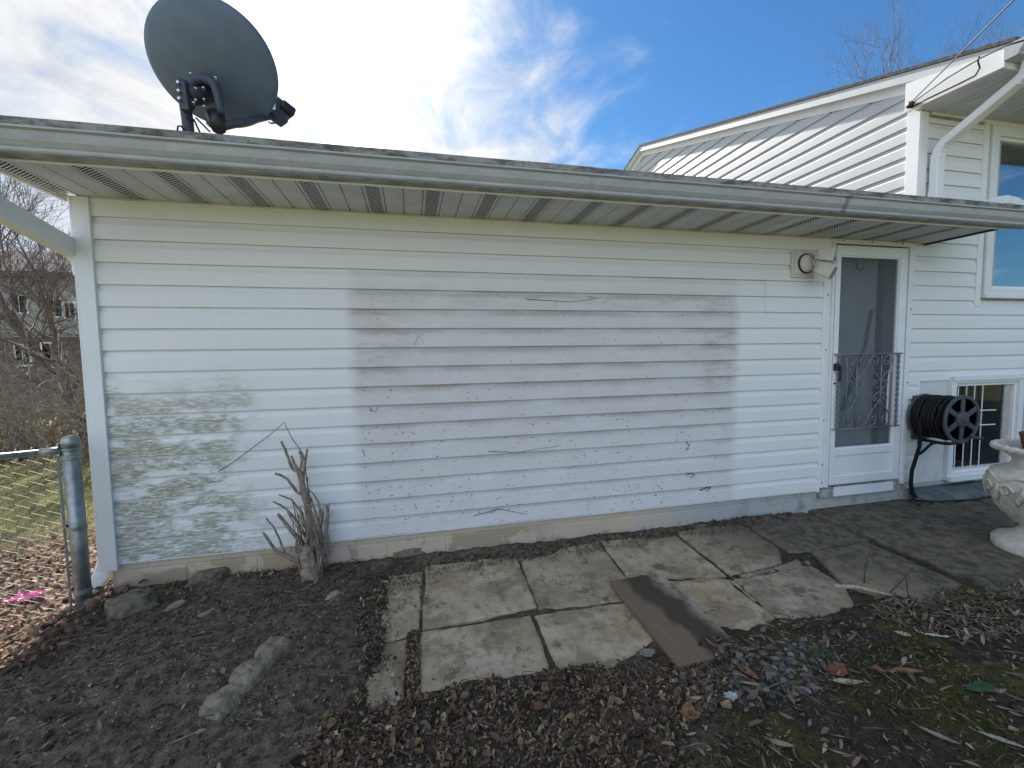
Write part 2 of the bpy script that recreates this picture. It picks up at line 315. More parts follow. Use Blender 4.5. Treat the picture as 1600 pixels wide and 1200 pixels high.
def screen_mat():
    m = bpy.data.materials.new('insect_screen'); m.use_nodes = True; t = NT(m.node_tree); t.n.clear()
    d = t.new('ShaderNodeBsdfDiffuse'); d.inputs[0].default_value = (0.17, 0.19, 0.205, 1)
    tr = t.new('ShaderNodeBsdfTransparent')
    ms = t.new('ShaderNodeMixShader'); ms.inputs[0].default_value = 0.52
    t.l.new(tr.outputs[0], ms.inputs[1]); t.l.new(d.outputs[0], ms.inputs[2])
    o = t.new('ShaderNodeOutputMaterial'); t.l.new(ms.outputs[0], o.inputs[0]); MATS['insect_screen'] = m
screen_mat()

# ------------------------------------------------------------------ object helpers
class MB:
    def __init__(s): s.v = []; s.f = []
    def add(s, vs, fs):
        o = len(s.v); s.v += [tuple(v) for v in vs]; s.f += [tuple(i+o for i in f) for f in fs]; return s
    def box(s, x0, x1, y0, y1, z0, z1):
        vs = [(x, y, z) for z in (z0, z1) for y in (y0, y1) for x in (x0, x1)]
        return s.add(vs, [(0, 2, 3, 1), (4, 5, 7, 6), (0, 1, 5, 4), (2, 6, 7, 3), (0, 4, 6, 2), (1, 3, 7, 5)])
    def tube(s, pts, rad, n=6, caps=True, up=None, wide=None):
        pts = [Vector(p) for p in pts]; k = len(pts)
        rad = [rad]*k if not hasattr(rad, '__len__') else rad
        t = (pts[1]-pts[0]).normalized()
        a = Vector(up) if up else (Vector((0, 0, 1)) if abs(t.z) < 0.9 else Vector((1, 0, 0)))
        vs = []; fs = []
        for i, p in enumerate(pts):
            if i == 0: t = pts[1]-p
            elif i == k-1: t = p-pts[i-1]
            else: t = (pts[i+1]-p).normalized() + (p-pts[i-1]).normalized()
            if t.length < 1e-9: t = Vector((0, 0, 1))
            t.normalize()
            a = a - t*a.dot(t)
            if a.length < 1e-6: a = t.orthogonal()
            a.normalize(); bb = t.cross(a)
            for j in range(n):
                an = 2*math.pi*j/n
                vs.append(p + a*(math.cos(an)*rad[i]) + bb*(math.sin(an)*rad[i]))
        for i in range(k-1):
            for j in range(n):
                j2 = (j+1) % n
                fs.append((i*n+j, i*n+j2, (i+1)*n+j2, (i+1)*n+j))
        if caps: fs += [tuple(reversed(range(n))), tuple(range((k-1)*n, k*n))]
        return s.add(vs, fs)
    def rect_tube(s, pts, w, d, side, ribs=False):
        """rectangular pipe: w along 'side', d across; slightly corrugated front"""
        pts = [Vector(p) for p in pts]; k = len(pts); side = Vector(side).normalized(); vs = []; fs = []
        prof = [(-.5, -.42), (-.42, -.5), (-.2, -.5), (-.15, -.44), (-.1, -.5), (.1, -.5), (.15, -.44), (.2, -.5), (.42, -.5), (.5, -.42), (.5, .42), (.42, .5), (-.42, .5), (-.5, .42)]
        n = len(prof)
        for i, p in enumerate(pts):
            t = (pts[min(i+1, k-1)]-pts[max(i-1, 0)]).normalized()
            a = side - t*side.dot(t); a.normalize(); b = t.cross(a)
            sc = 1.0
            if ribs and i % 2: sc = 0.93
            for (u, q) in prof: vs.append(p + a*(u*w*sc) + b*(q*d*sc))
        for i in range(k-1):
            for j in range(n): fs.append((i*n+j, i*n+(j+1) % n, (i+1)*n+(j+1) % n, (i+1)*n+j))
        fs += [tuple(reversed(range(n))), tuple(range((k-1)*n, k*n))]
        return s.add(vs, fs)
    def lathe(s, prof, c, n=32, axis='z', wob=None):
        vs = []; fs = []; k = len(prof); c = Vector(c)
        for i, (r, z) in enumerate(prof):
            for j in range(n):
                a = 2*math.pi*j/n; rr = r*(wob(i, a) if wob else 1)
                if axis == 'z': q = Vector((rr*math.cos(a), rr*math.sin(a), z))
                elif axis == 'y': q = Vector((rr*math.cos(a), -z, rr*math.sin(a)))
                else: q = Vector((z, rr*math.cos(a), rr*math.sin(a)))
                vs.append(c+q)
        for i in range(k-1):
            for j in range(n): fs.append((i*n+j, i*n+(j+1) % n, (i+1)*n+(j+1) % n, (i+1)*n+j))
        if prof[0][0] > 1e-5: fs.append(tuple(reversed(range(n))))
        if prof[-1][0] > 1e-5: fs.append(tuple(range((k-1)*n, k*n)))
        return s.add(vs, fs)
    def extrude_x(s, prof, x0, x1, nx=1, closed=True, jit=0.0, seed=0):
        """profile of (y, z) pulled along X"""
        k = len(prof); vs = []; fs = []
        for i in range(nx+1):
            x = x0+(x1-x0)*i/nx
            jy = jit*mnoise.noise((x*2.3, seed*3.7, 0.0)); jz = jit*0.7*mnoise.noise((x*1.9, seed*5.1, 9.0))
            vs += [(x, y+jy, z+jz) for (y, z) in prof]
        m = k if closed else k-1
        for i in range(nx):
            for j in range(m): fs.append((i*k+j, (i+1)*k+j, (i+1)*k+(j+1) % k, i*k+(j+1) % k))
        if closed: fs += [tuple(range(k)), tuple(reversed(range(nx*k, (nx+1)*k)))]
        return s.add(vs, fs)
    def extrude_y(s, prof, y0, y1, closed=True):
        k = len(prof)
        vs = [(x, y0, z) for (x, z) in prof] + [(x, y1, z) for (x, z) in prof]
        m = k if closed else k-1
        fs = [(j, (j+1) % k, k+(j+1) % k, k+j) for j in range(m)]
        if closed: fs += [tuple(reversed(range(k))), tuple(range(k, 2*k))]
        return s.add(vs, fs)
    def mesh(s, name, smooth=False):
        me = bpy.data.meshes.new(name); me.from_pydata(s.v, [], s.f); me.update()
        if smooth: me.shade_smooth()
        return me
    def build(s, name, mat, parent=None, smooth=False, bevel=0.0):
        me = s.mesh(name, smooth)
        bm = bmesh.new(); bm.from_mesh(me); bmesh.ops.recalc_face_normals(bm, faces=bm.faces)
        if bevel: bmesh.ops.bevel(bm, geom=[e for e in bm.edges if e.is_manifold and e.calc_face_angle(0) > 0.6], offset=bevel, segments=1, affect='EDGES', clamp_overlap=True)
        bm.to_mesh(me); bm.free()
        if smooth: me.shade_smooth()
        return link(name, me, mat, parent)
LOC = {}
def link(name, me, mat, parent=None):
    o = bpy.data.objects.new(name, me); col.objects.link(o)
    if mat and not me.materials: me.materials.append(MATS[mat])
    adopt(o, parent); return o
def adopt(o, parent):
    if parent is not None:
        o.parent = parent
        if parent.name in LOC: o.matrix_parent_inverse = Matrix.Translation(-LOC[parent.name])
def tag(o, label=None, cat=None, group=None, kind=None):
    for k, v in (('label', label), ('category', cat), ('group', group), ('kind', kind)):
        if v: o[k] = v
    return o
def thing(name, label, cat, loc, group=None):
    o = bpy.data.objects.new(name, None); col.objects.link(o); o.location = loc; o.empty_display_size = 0.1
    LOC[o.name] = Vector(loc); return tag(o, label, cat, group)
def np_mesh(name, V, F, mat, colr=None, smooth=False):
    """V (n,3), F (m,k) numpy -> object with optional point colours"""
    me = bpy.data.meshes.new(name); k = F.shape[1]
    me.vertices.add(len(V)); me.vertices.foreach_set('co', V.astype(np.float32).ravel())
    me.loops.add(F.size); me.loops.foreach_set('vertex_index', F.astype(np.int32).ravel())
    me.polygons.add(len(F)); me.polygons.foreach_set('loop_start', np.arange(0, F.size, k, dtype=np.int32))
    me.polygons.foreach_set('loop_total', np.full(len(F), k, dtype=np.int32))
    if colr is not None:
        ca = me.color_attributes.new('Col', 'FLOAT_COLOR', 'POINT')
        ca.data.foreach_set('color', np.concatenate([colr, np.ones((len(colr), 1))], 1).astype(np.float32).ravel())
    me.update(calc_edges=True); me.validate()
    if smooth: me.shade_smooth()
    return link(name, me, mat)


# ------------------------------------------------------------------ ground
def G(x, y, z=0.0): p = onZ(x, y, z); return (p.x, p.y)
PATIO = [G(*p) for p in [(596, 899), (664, 884), (806, 869), (935, 846), (1052, 834), (1150, 818), (1171, 822), (1245, 793), (1402, 780)]]
PATIO += [(8.2, -0.03), (8.2, -1.2)] + [G(*p) for p in [(1600, 948), (1528, 924), (1462, 951), (1394, 930), (1336, 951), (1290, 965), (1212, 966), (1177, 992), (1100, 1008), (1030, 1022), (1000, 1040), (880, 1055), (862, 1052), (760, 1072), (658, 1092), (632, 1106), (560, 1119), (576, 1060), (590, 1003)]]
GAP = [G(*p) for p in [(638, 998), (655, 990), (656, 1094), (632, 1104)]]
def poly_dist(px, py, poly):
    """signed distance (inside positive)"""
    inside = np.zeros(px.shape, bool); dm = np.full(px.shape, 1e9)
    n = len(poly)
    for i in range(n):
        (x0, y0), (x1, y1) = poly[i], poly[(i+1) % n]
        c = ((y0 > py) != (y1 > py))
        with np.errstate(divide='ignore', invalid='ignore'):
            xi = (x1-x0)*(py-y0)/(y1-y0+1e-12)+x0
        inside ^= c & (px < xi)
        ex, ey = x1-x0, y1-y0; L2 = ex*ex+ey*ey+1e-12
        tt = np.clip(((px-x0)*ex+(py-y0)*ey)/L2, 0, 1)
        dm = np.minimum(dm, np.hypot(px-x0-tt*ex, py-y0-tt*ey))
    return np.where(inside, dm, -dm)
def vnoise(x, y, sc, seed=0):
    """value noise in numpy"""
    x = x*sc+seed*17.3+1000; y = y*sc+seed*31.7+1000
    xi = np.floor(x).astype(np.int64); yi = np.floor(y).astype(np.int64); fx = x-xi; fy = y-yi
    fx = fx*fx*(3-2*fx); fy = fy*fy*(3-2*fy)
    def hsh(a, b):
        h = (a*374761393+b*668265263+seed*1442695) & 0xffffffff; h = ((h ^ (h >> 13))*1274126177) & 0xffffffff
        return ((h ^ (h >> 16)) & 0xffff)/65535.0
    return (hsh(xi, yi)*(1-fx)+hsh(xi+1, yi)*fx)*(1-fy)+(hsh(xi, yi+1)*(1-fx)+hsh(xi+1, yi+1)*fx)*fy-0.5
def ground_z(x, y):
    x = np.asarray(x, float); y = np.asarray(y, float)
    d = poly_dist(x, y, PATIO)
    near = np.clip(1-np.hypot(x-0.5, y+1)/14, 0, 1)
    z = near*(0.030*vnoise(x, y, 1.7, 1)+0.016*vnoise(x, y, 6, 2)+0.014*vnoise(x, y, 17, 3)+0.010*vnoise(x, y, 40, 4))
    z = z+0.016
    z -= 0.05*np.clip((-1.75-x)/0.6, 0, 1)*np.clip((y+0.9)/0.8, 0, 1)
    s = np.clip((d-.015+0.13*vnoise(x, y, 3.1, 15)+0.06*vnoise(x, y, 8, 5)+0.03*vnoise(x, y, 22, 6)+0.005)/0.06, 0, 1); s = s*s*(3-2*s)
    z = z*(1-s)+(-0.010+0.014*vnoise(x, y, 20, 7)+.008*vnoise(x, y, 5, 17)-.045*np.clip(poly_dist(x, y, GAP)/.008+.5, 0, 1))*s
    z += .075*np.exp(-(((x+.95)/.65)**2+((y+.85)/.42)**2))*(1-s)
    z += 0.02*np.exp(-((y+0.06)/0.06)**2)*np.clip((x+1.7)/0.3, 0, 1)*np.clip((3.2-x)/0.3, 0, 1)*(0.6+1.2*vnoise(x, y, 9, 8))
    z += np.clip((y-6)/40, 0, 1)*1.0*np.clip((2-x)/8, 0, 1)
    return z
def grade(a, b, st, lo, hi):
    c = list(np.arange(a, b+1e-6, st)); s = st; v = a
    while v > lo: s *= 1.22; v -= s; c.insert(0, v)
    s = st; v = b
    while v < hi: s *= 1.22; v += s; c.append(v)
    return np.array(c)
gx = grade(-2.9, 4.3, 0.02, -320, 320); gy = grade(-2.3, 0.1, 0.02, -320, 320)
XX, YY = np.meshgrid(gx, gy); ZZ = ground_z(XX, YY)
V = np.stack([XX.ravel(), YY.ravel(), ZZ.ravel()], 1); nx = len(gx); ny = len(gy)
ii = (np.arange(ny-1)[:, None]*nx+np.arange(nx-1)[None]).ravel()
F = np.stack([ii, ii+1, ii+nx+1, ii+nx], 1)
ground = tag(np_mesh('ground', V, F, 'soil', smooth=True), 'dark bare soil and thin lawn around the house', 'ground', kind='structure')

# ------------------------------------------------------------------ patio of concrete slabs
patio = bpy.data.objects.new('patio', None); col.objects.link(patio); tag(patio, 'uneven concrete slab paving along the foot of the white wall', 'pavement', kind='structure')
def slab(px, top=0.004, tilt=(0, 0), world=None, grow=0.007):
    pts = [G(*p) for p in px] if px else []
    if world: pts += world
    c = Vector((sum(p[0] for p in pts)/len(pts), sum(p[1] for p in pts)/len(pts), 0))
    pts = [(p[0]+grow*(p[0]-c.x)/math.hypot(p[0]-c.x, p[1]-c.y), p[1]+grow*(p[1]-c.y)/math.hypot(p[0]-c.x, p[1]-c.y)) for p in pts]
    ring = []
    for i in range(len(pts)):
        a = Vector((*pts[i], 0)); b2 = Vector((*pts[(i+1) % len(pts)], 0)); n = max(2, int((b2-a).length/0.03))
        nrm = Vector((-(b2-a).y, (b2-a).x, 0)).normalized()
        for j in range(n):
            q = a.lerp(b2, j/n); d = 0.010*mnoise.noise((q.x*9, q.y*9, 3.3))+0.005*mnoise.noise((q.x*31, q.y*31, 1.1))
            if rnd.random() < 0.05: d -= rnd.uniform(0, 0.008)
            ring.append(q+nrm*d)
    def zt(q): return top+tilt[0]*(q.x-c.x)+tilt[1]*(q.y-c.y)
    m = MB(); n = len(ring); vs = []
    for (ins, dz) in ((0.022, 0.0), (0.009, -0.003), (0.002, -0.010), (0.0, -0.06)):
        for q in ring:
            dirc = (c-q).normalized(); p = q+dirc*ins; vs.append((p.x, p.y, zt(p)+dz+0.0015*mnoise.noise((p.x*14, p.y*14, 0.5))))
    fs = [tuple(range(n))]
    for k in range(3):
        for j in range(n): fs.append((k*n+j, k*n+(j+1) % n, (k+1)*n+(j+1) % n, (k+1)*n+j))
    m.add(vs, fs)
    return m.build('slab', 'slab_concrete', patio)
slab([(586, 902), (661, 893), (654, 986), (640, 992), (576, 1006)], 0.002)
slab([(574, 1010), (637, 997), (631, 1108), (548, 1124)], -0.002, (0.01, 0))
slab([(666, 886), (806, 870), (838, 948), (661, 984)], 0.010, (0.0, 0.004))
slab([(657, 989), (830, 962), (864, 1060), (656, 1096)], 0.007, (-0.005, 0))
slab([(811, 868), (934, 847), (979, 904), (997, 935), (842, 951)], 0.004, (0, 0.01))
slab([(836, 961), (998, 938), (1040, 1032), (1000, 1048), (880, 1062)], 0.003, (0, 0.0))
slab([(939, 846), (1052, 834), (1133, 900), (984, 906)], 0.009, (0, -0.006))
slab([(1057, 833), (1150, 818), (1214, 857), (1221, 879), (1141, 899)], 0.013, (0.004, 0))
slab([(1002, 914), (1134, 905), (1211, 966), (1176, 994), (1050, 1020)], 0.004)
slab([(1148, 906), (1268, 885), (1318, 916), (1338, 953), (1290, 968), (1217, 967)], 0.008, (0, 0.004))
slab([(1172, 825), (1243, 796), (1356, 844), (1266, 861), (1232, 862)], 0.006, (0, 0))
slab([(1270, 864), (1354, 849), (1530, 927), (1464, 956), (1394, 934), (1320, 915)], 0.012, (0.004, 0.006))
slab([(1602, 944), (1362, 842), (1249, 794), (1402, 781)], 0.018, (0, 0.002), [(8.1, -0.03), (8.1, -1.15)])
# mortar-coloured strips left between some slabs
for q in ([(1137, 903), (1146, 905), (1216, 968), (1213, 968)], [(984, 908), (1130, 902), (1134, 904), (1003, 913)], [(1141, 901), (1221, 881), (1266, 866), (1266, 884), (1150, 905)]):
    slab(q, -0.006)

# ------------------------------------------------------------------ house
XL, XR, SOF = -1.82, 3.39, SB+2.137
house = thing('house', 'white vinyl sided house with low wing, long gutter and storm door', 'house', (1.0, 2.5, 0.0))
DX0, DX1 = 3.485, 4.262          # storm door leaf
# --- sheathing of the wing (with a hole for the door) and of the main house
m = MB().box(XL+.02, XR+.03, 0.002, 0.20, SB+.002, SOF+.10).box(XR+.03, 4.36, 0.10, 0.2, SOF-.06, SOF+.10)
m.box(XL+.02, XL+.20, 0.2, 4.6, 0.02, SOF+.25).box(XL+.02, 4.3, 4.5, 4.6, 0.02, SOF+.25)
wing_wall = m.build('wall', 'sheathing', house)
SEAM = {0: 1.90, 1: 1.90, 2: .413, 3: .413, 4: 2.545, 5: 2.545, 6: 1.278, 7: 1.278, 8: -.204, 9: -.204, 10: .68, 11: .68, 12: 2.815, 13: 2.815, 14: 1.592, 15: 1.592, 16: .05}
PROF = [(-0.001, 0.0), (-0.0165, 0.0), (-0.0178, 0.003), (-0.0170, 0.040), (-0.0160, 0.082), (-0.0145, 0.087), (-0.0085, 0.097), (-0.0045, 0.108), (-0.0025, 0.120), (-0.0020, 0.130)]
def board(x0, x1, z, seed, parent, ydelta=0.0, prof=PROF, ztop=None, mat='siding'):
    pr = [(y+ydelta, z+q) for (y, q) in prof if ztop is None or z+q <= ztop]
    m = MB().extrude_x(pr, x0, x1, max(1, int((x1-x0)/0.14)), closed=False, jit=0.0026, seed=seed)
    return m.build('siding_board', mat, parent, smooth=False)
for k in range(17):
    z = SB+k*H; s = SEAM[k]
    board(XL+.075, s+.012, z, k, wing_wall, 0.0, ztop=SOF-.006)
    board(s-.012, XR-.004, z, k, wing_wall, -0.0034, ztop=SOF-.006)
m = MB().box(XL+.07, XR-.002, -0.024, -0.004, SOF-.026, SOF-.002)
m.build('top_channel', 'vinyl_white', wing_wall)
MB().box(XR-.016, XR+.006, -0.026, -0.002, SB-.012, SOF-.003).build('side_channel', 'vinyl_white', wing_wall)
m = MB().extrude_x([(0.0, SB-.006), (-.018, SB-.006), (-.018, SB-.001), (0.0, SB-.001)], XL+.07, XR-.016)
m.build('starter_strip', 'vinyl_white', wing_wall)
# corner post at the left end: hollow outside corner with a return
m = MB().box(XL, XL+.082, -0.034, -0.003, SB-.036, SOF-.004).box(XL-.012, XL+.001, -0.0335, 0.08, SB-.036, SOF-.004)
m.build('corner_post', 'vinyl_clean', wing_wall, bevel=0.002)
# --- foundation of painted blocks
fnd = MB().box(XL+.035, 4.40, 0.008, 0.19, -0.3, SB+.03).build('foundation', 'foundation_paint', house)
def block(x0, x1, z0, z1):
    MB().box(x0, x1, 0.004, 0.10, z0, z1).build('block', 'foundation_paint', fnd, bevel=0.004)
for r_, (z0, z1, off) in enumerate(((-0.26, -0.066, 0.2), (-0.058, 0.128, 0.0), (0.136, SB+.03, 0.2))):
    x = XL+.03-off
    while x < 3.40:
        a, b_ = max(x, XL+.03), min(x+.392, 3.41)
        if b_-a > .03: block(a, b_, z0, z1)
        x += .40
# --- roof of the wing
m = MB()
m.add([(-1.93, -0.53, 2.425), (4.62, -0.53, 2.425), (4.62, 3.2, 3.00), (-1.93, 3.2, 3.00), (-1.93, -0.53, 2.455), (4.62, -0.53, 2.455), (4.62, 3.2, 3.03), (-1.93, 3.2, 3.03)],
      [(0, 1, 2, 3), (4, 7, 6, 5), (0, 4, 5, 1), (1, 5, 6, 2), (2, 6, 7, 3), (3, 7, 4, 0)])
m.box(-1.93, 4.36, 3.19, 4.75, 2.6, 3.02)
roof = m.build('roof', 'shingle', house)
# dirty aluminium edge strip over the gutter back, in long lengths
x = -1.93
while x < 4.60:
    w = min(1.52, 4.62-x); dz = rnd.uniform(-.002, .002)
    MB().extrude_x([(-.598, 2.432+dz), (-.604, 2.436+dz), (-.607, 2.470+dz), (-.600, 2.474+dz), (-.30, 2.516), (-.30, 2.498)], x, x+w-.002, 12, True, .003, x).build('edge_strip', 'edge_strip', roof)
    x += w
# --- fascia and K-style gutter
fas = MB().box(-1.90, 4.58, -.500, -.485, SOF-.004, SOF+.125).build('fascia', 'vinyl_white', house)
MB().box(-1.905, -1.885, -.498, 0.05, SOF-.012, SOF+.10).build('rake_trim', 'vinyl_white', house)
def gutter(x0, x1, yb, zb, parent_name='gutter', s=1.0):
    P_ = [(0, .102), (0, 0.0), (-.068, 0.0), (-.078, .004), (-.082, .010), (-.082, .022), (-.088, .028), (-.101, .046), (-.107, .066), (-.110, .084), (-.126, .090), (-.126, .098), (-.113, .100)]
    out = [(yb+y*s, zb+z*s) for y, z in P_]
    inn = [(yb+y*s, zb+z*s) for y, z in [(-.112, .094), (-.106, .084), (-.103, .066), (-.097, .047), (-.084, .030), (-.078, .022), (-.076, .006), (-.004, .004), (-.004, .102)]]
    gt = MB().extrude_x(out+inn, x0, x1, 24, True, 0.002, 3).build('gutter', 'gutter_paint', house)
    for xe in (x0, x1): MB().extrude_x(out, xe-.003, xe+.003).build('end_cap', 'gutter_paint', gt)
    return gt
gut = gutter(-1.90, 4.74, -.501, SOF+.004)
MB().extrude_x([(-.505, SOF+.0005), (-.571, SOF+.0005), (-.571, SOF+.0030), (-.505, SOF+.0030)], -1.89, 4.73).build('gutter_bottom', 'gutter_under', gut)
m = MB().extrude_x([(-.499, SOF-.010), (-.505, SOF-.010), (-.505, SOF), (-.499, SOF)], -1.89, 4.55); m.build('drip_lip', 'vinyl_white', gut)
# --- vented soffit panels
sof = MB().box(-1.89, 4.50, -.486, 0.0, SOF+.03, SOF+.036).build('soffit', 'dark_void', house)
W3 = 0.1105
def soffit_panel(x0, vent, mirror=False):
    m = MB(); y0, y1 = -.486, -.012; z = SOF
    for s_ in range(3):
        a = x0+s_*W3; b_ = a+W3
        # V groove on the left edge of each section
        m.add([(a, y0, z), (a+.003, y0, z+.009), (a+.007, y0, z+.009), (a+.010, y0, z), (a, y1, z), (a+.003, y1, z+.009), (a+.007, y1, z+.009), (a+.010, y1, z)], [(0, 1, 5, 4), (1, 2, 6, 5), (2, 3, 7, 6)])
        if s_ == 0 and vent:
            c0, c1 = a+.022, b_-.012
            for (u, v) in ((a+.010, c0), (c1, b_)): m.add([(u, y0, z), (v, y0, z), (v, y1, z), (u, y1, z)], [(0, 1, 2, 3)])
            n = 23; dy = (y1-y0)/n; sk = 0.030*(-1 if not mirror else 1)
            for q in range(n):
                ya, yb = y0+q*dy, y0+q*dy+dy*0.52
                def cl(v): return min(max(v, y0), y1)
                m.add([(c0, cl(ya-sk), z), (c1, cl(ya+sk), z), (c1, cl(yb+sk), z), (c0, cl(yb-sk), z)], [(0, 1, 2, 3)])
        else:
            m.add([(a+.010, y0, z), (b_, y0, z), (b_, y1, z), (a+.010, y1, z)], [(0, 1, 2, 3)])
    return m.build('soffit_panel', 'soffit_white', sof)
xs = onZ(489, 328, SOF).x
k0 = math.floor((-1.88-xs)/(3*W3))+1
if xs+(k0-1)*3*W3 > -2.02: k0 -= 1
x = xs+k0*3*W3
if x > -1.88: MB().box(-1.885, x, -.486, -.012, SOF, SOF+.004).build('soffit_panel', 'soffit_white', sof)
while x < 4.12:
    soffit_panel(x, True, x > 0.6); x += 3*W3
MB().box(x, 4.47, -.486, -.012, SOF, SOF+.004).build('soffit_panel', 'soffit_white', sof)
MB().box(-1.885, 4.36, -.022, -.0245, SOF-.012, SOF-.001).build('wall_channel', 'soffit_white', sof)
MB().box(4.47, 4.49, -.500, .02, SOF-.014, SOF+.09).build('end_trim', 'black_metal', sof)

# --- left downspout: from the gutter end back to the corner, down the side wall, out at the bottom
dsx = -1.852
def elbow(a, b, c, n=7):
    a, b, c = Vector(a), Vector(b), Vector(c)
    return [a.lerp(b, t).lerp(b.lerp(c, t), t) for t in [i/n for i in range(n+1)]]
dp = MB().rect_tube([(dsx, -.53, 2.130), (dsx, .03, 2.032)], .066, .100, (1, 0, 0)).build('downspout', 'vinyl_white', house)
MB().rect_tube(elbow((dsx, .02, 2.034), (dsx, .088, 2.02), (dsx, .09, 1.90)), .076, .106, (1, 0, 0), True).build('elbow', 'vinyl_white', dp)
MB().rect_tube(elbow((dsx, -.50, 2.125), (dsx, -.565, 2.138), (dsx, -.565, 2.335)), .076, .106, (1, 0, 0), True).build('elbow', 'vinyl_white', dp)
MB().rect_tube([(dsx, .09, 1.90), (dsx, .09, .21)], .060, .09, (1, 0, 0)).build('pipe', 'vinyl_white', dp)
ex = -1.845
MB().rect_tube(elbow((ex, .075, .22), (ex, .06, .06), (ex-.11, -.02, -.01), 9), .085, .10, (1, .3, 0), True).build('outlet', 'vinyl_white', dp)

# --- storm door with scroll grille
trim = MB().box(3.396, 3.425, -.030, .02, .215, 2.322).box(3.425, 3.452, -.022, .02, .215, 2.30).box(3.452, 3.474, -.036, .02, .215, 2.285)
trim.box(4.274, 4.300, -.036, .02, .215, 2.285).box(4.300, 4.345, -.026, .02, .175, 2.322)
trim.box(3.425, 4.300, -.028, .02, 2.300, 2.322).box(3.452, 4.300, -.037, .02, 2.285, 2.300)
trim = trim.build('door_trim', 'door_white', house, bevel=0.002)
for (sx, sz) in ((3.412, 1.86), (3.412, 1.4), (3.412, .80), (3.412, .42), (3.412, .26), (3.55, 2.313), (3.86, 2.313), (4.2, 2.313), (4.32, 1.75), (4.32, 1.1)):
    MB().lathe([(0.006, 0), (0.005, .004), (0.0, .005)], (sx, -.0302 if sz < 2.3 else -.0282, sz), 8, 'y').build('screw', 'black_metal', trim)
GX0, GX1, GZ0, GZ1 = 3.545, 4.166, .557, 2.178
m = MB()
yf = -.034
def rail(x0, x1, z0, z1, y=yf): m.box(x0, x1, y, .0, z0, z1)
rail(DX0, GX0-.012, .232, 2.272); rail(GX1+.012, DX1, .232, 2.272); rail(GX0-.012, GX1+.012, GZ1+.012, 2.272); rail(GX0-.012, GX1+.012, .485, GZ0-.014); rail(GX0-.012, GX1+.012, .232, .305)
door = m.build('door', 'door_white', house, bevel=0.003)
m = MB()
for (a, b_, c, d) in ((GX0-.0122, GX0, GZ0, GZ1), (GX1, GX1+.0122, GZ0, GZ1), (GX0-.0122, GX1+.0122, GZ1, GZ1+.0122), (GX0-.0122, GX1+.0122, GZ0-.0142, GZ0)): m.box(a, b_, yf+.010, -.004, c, d)
m.build('screen_frame', 'door_white', door)
MB().box(GX0-.012, GX1+.012, -.020, -.004, .305, .485).build('kick_panel', 'door_white', door)
MB().add([(GX0, -.012, GZ0), (GX1, -.012, GZ0), (GX1, -.012, GZ1), (GX0, -.012, GZ1)], [(0, 1, 2, 3)]).build('screen', 'insect_screen', door)
MB().box(3.475, 4.10, .10, .13, .2, 2.28).build('inner_door', 'inner_door', door)
MB().box(3.45, 4.33, .16, .19, .17, 2.30).build('recess_back', 'dark_void', door)
MB().box(4.262, 4.33, .0, .17, .2, 2.28).build('jamb', 'inner_door', door); MB().box(3.45, 3.475, .0, .17, .2, 2.28).build('jamb', 'inner_door', door)
MB().box(3.45, 4.30, -.002, .17, .17, .226).build('threshold', 'sill_wood', door)
MB().box(3.405, 4.28, -.030, .0, .128, .196).build('sill_board', 'sill_wood', door, bevel=.003)
MB().box(3.54, 4.20, -.036, -.0302, .130, .212).build('sweep', 'door_white', door)
cd_ = [onY(1350, 403, -.02), onY(1352, 416, -.02), onY(1357, 421, -.02), onY(1362, 417, -.02), onY(1364, 404, -.02)]
MB().tube([(p.x, .05, p.z) for p in cd_], .006, 6).build('chain_loop', 'wire_black', door)
MB().tube([(4.03, .085, 1.75), (3.98, .085, 1.45), (3.86, .085, 1.15), (3.74, .085, .86)], .012, 6).build('cord', 'plastic_black', door)
# scroll grille
def spiral(cx, cz, r0, turns, a0, ccw=1, n=26):
    out = []
    for i in range(n+1):
        t = i/n; a = a0+ccw*turns*2*math.pi*t; r = r0*(1-t*0.82); out.append((cx+r*math.cos(a), cz+r*math.sin(a)))
    return out
yg = -.052
grille = MB().tube([(3.478, yg, 1.362), (4.215, yg, 1.362)], .006, 6).tube([(3.478, yg, .722), (4.215, yg, .722)], .006, 6)
for xg in (3.525, 4.178):
    for ph in (0, math.pi):
        grille.tube([(xg+.007*math.cos(i*.9+ph), yg+.007*math.sin(i*.9+ph), .722+.64*i/46) for i in range(47)], .006, 5)
for xg in (3.615, 3.72, 3.985, 4.09): grille.tube([(xg, yg, .722), (xg, yg, 1.362)], .0055 if xg not in (3.615, 4.09) else .004, 6)
def strap(p): grille.tube([(q[0], yg+.003, q[1]) for q in p], .0052, 5)
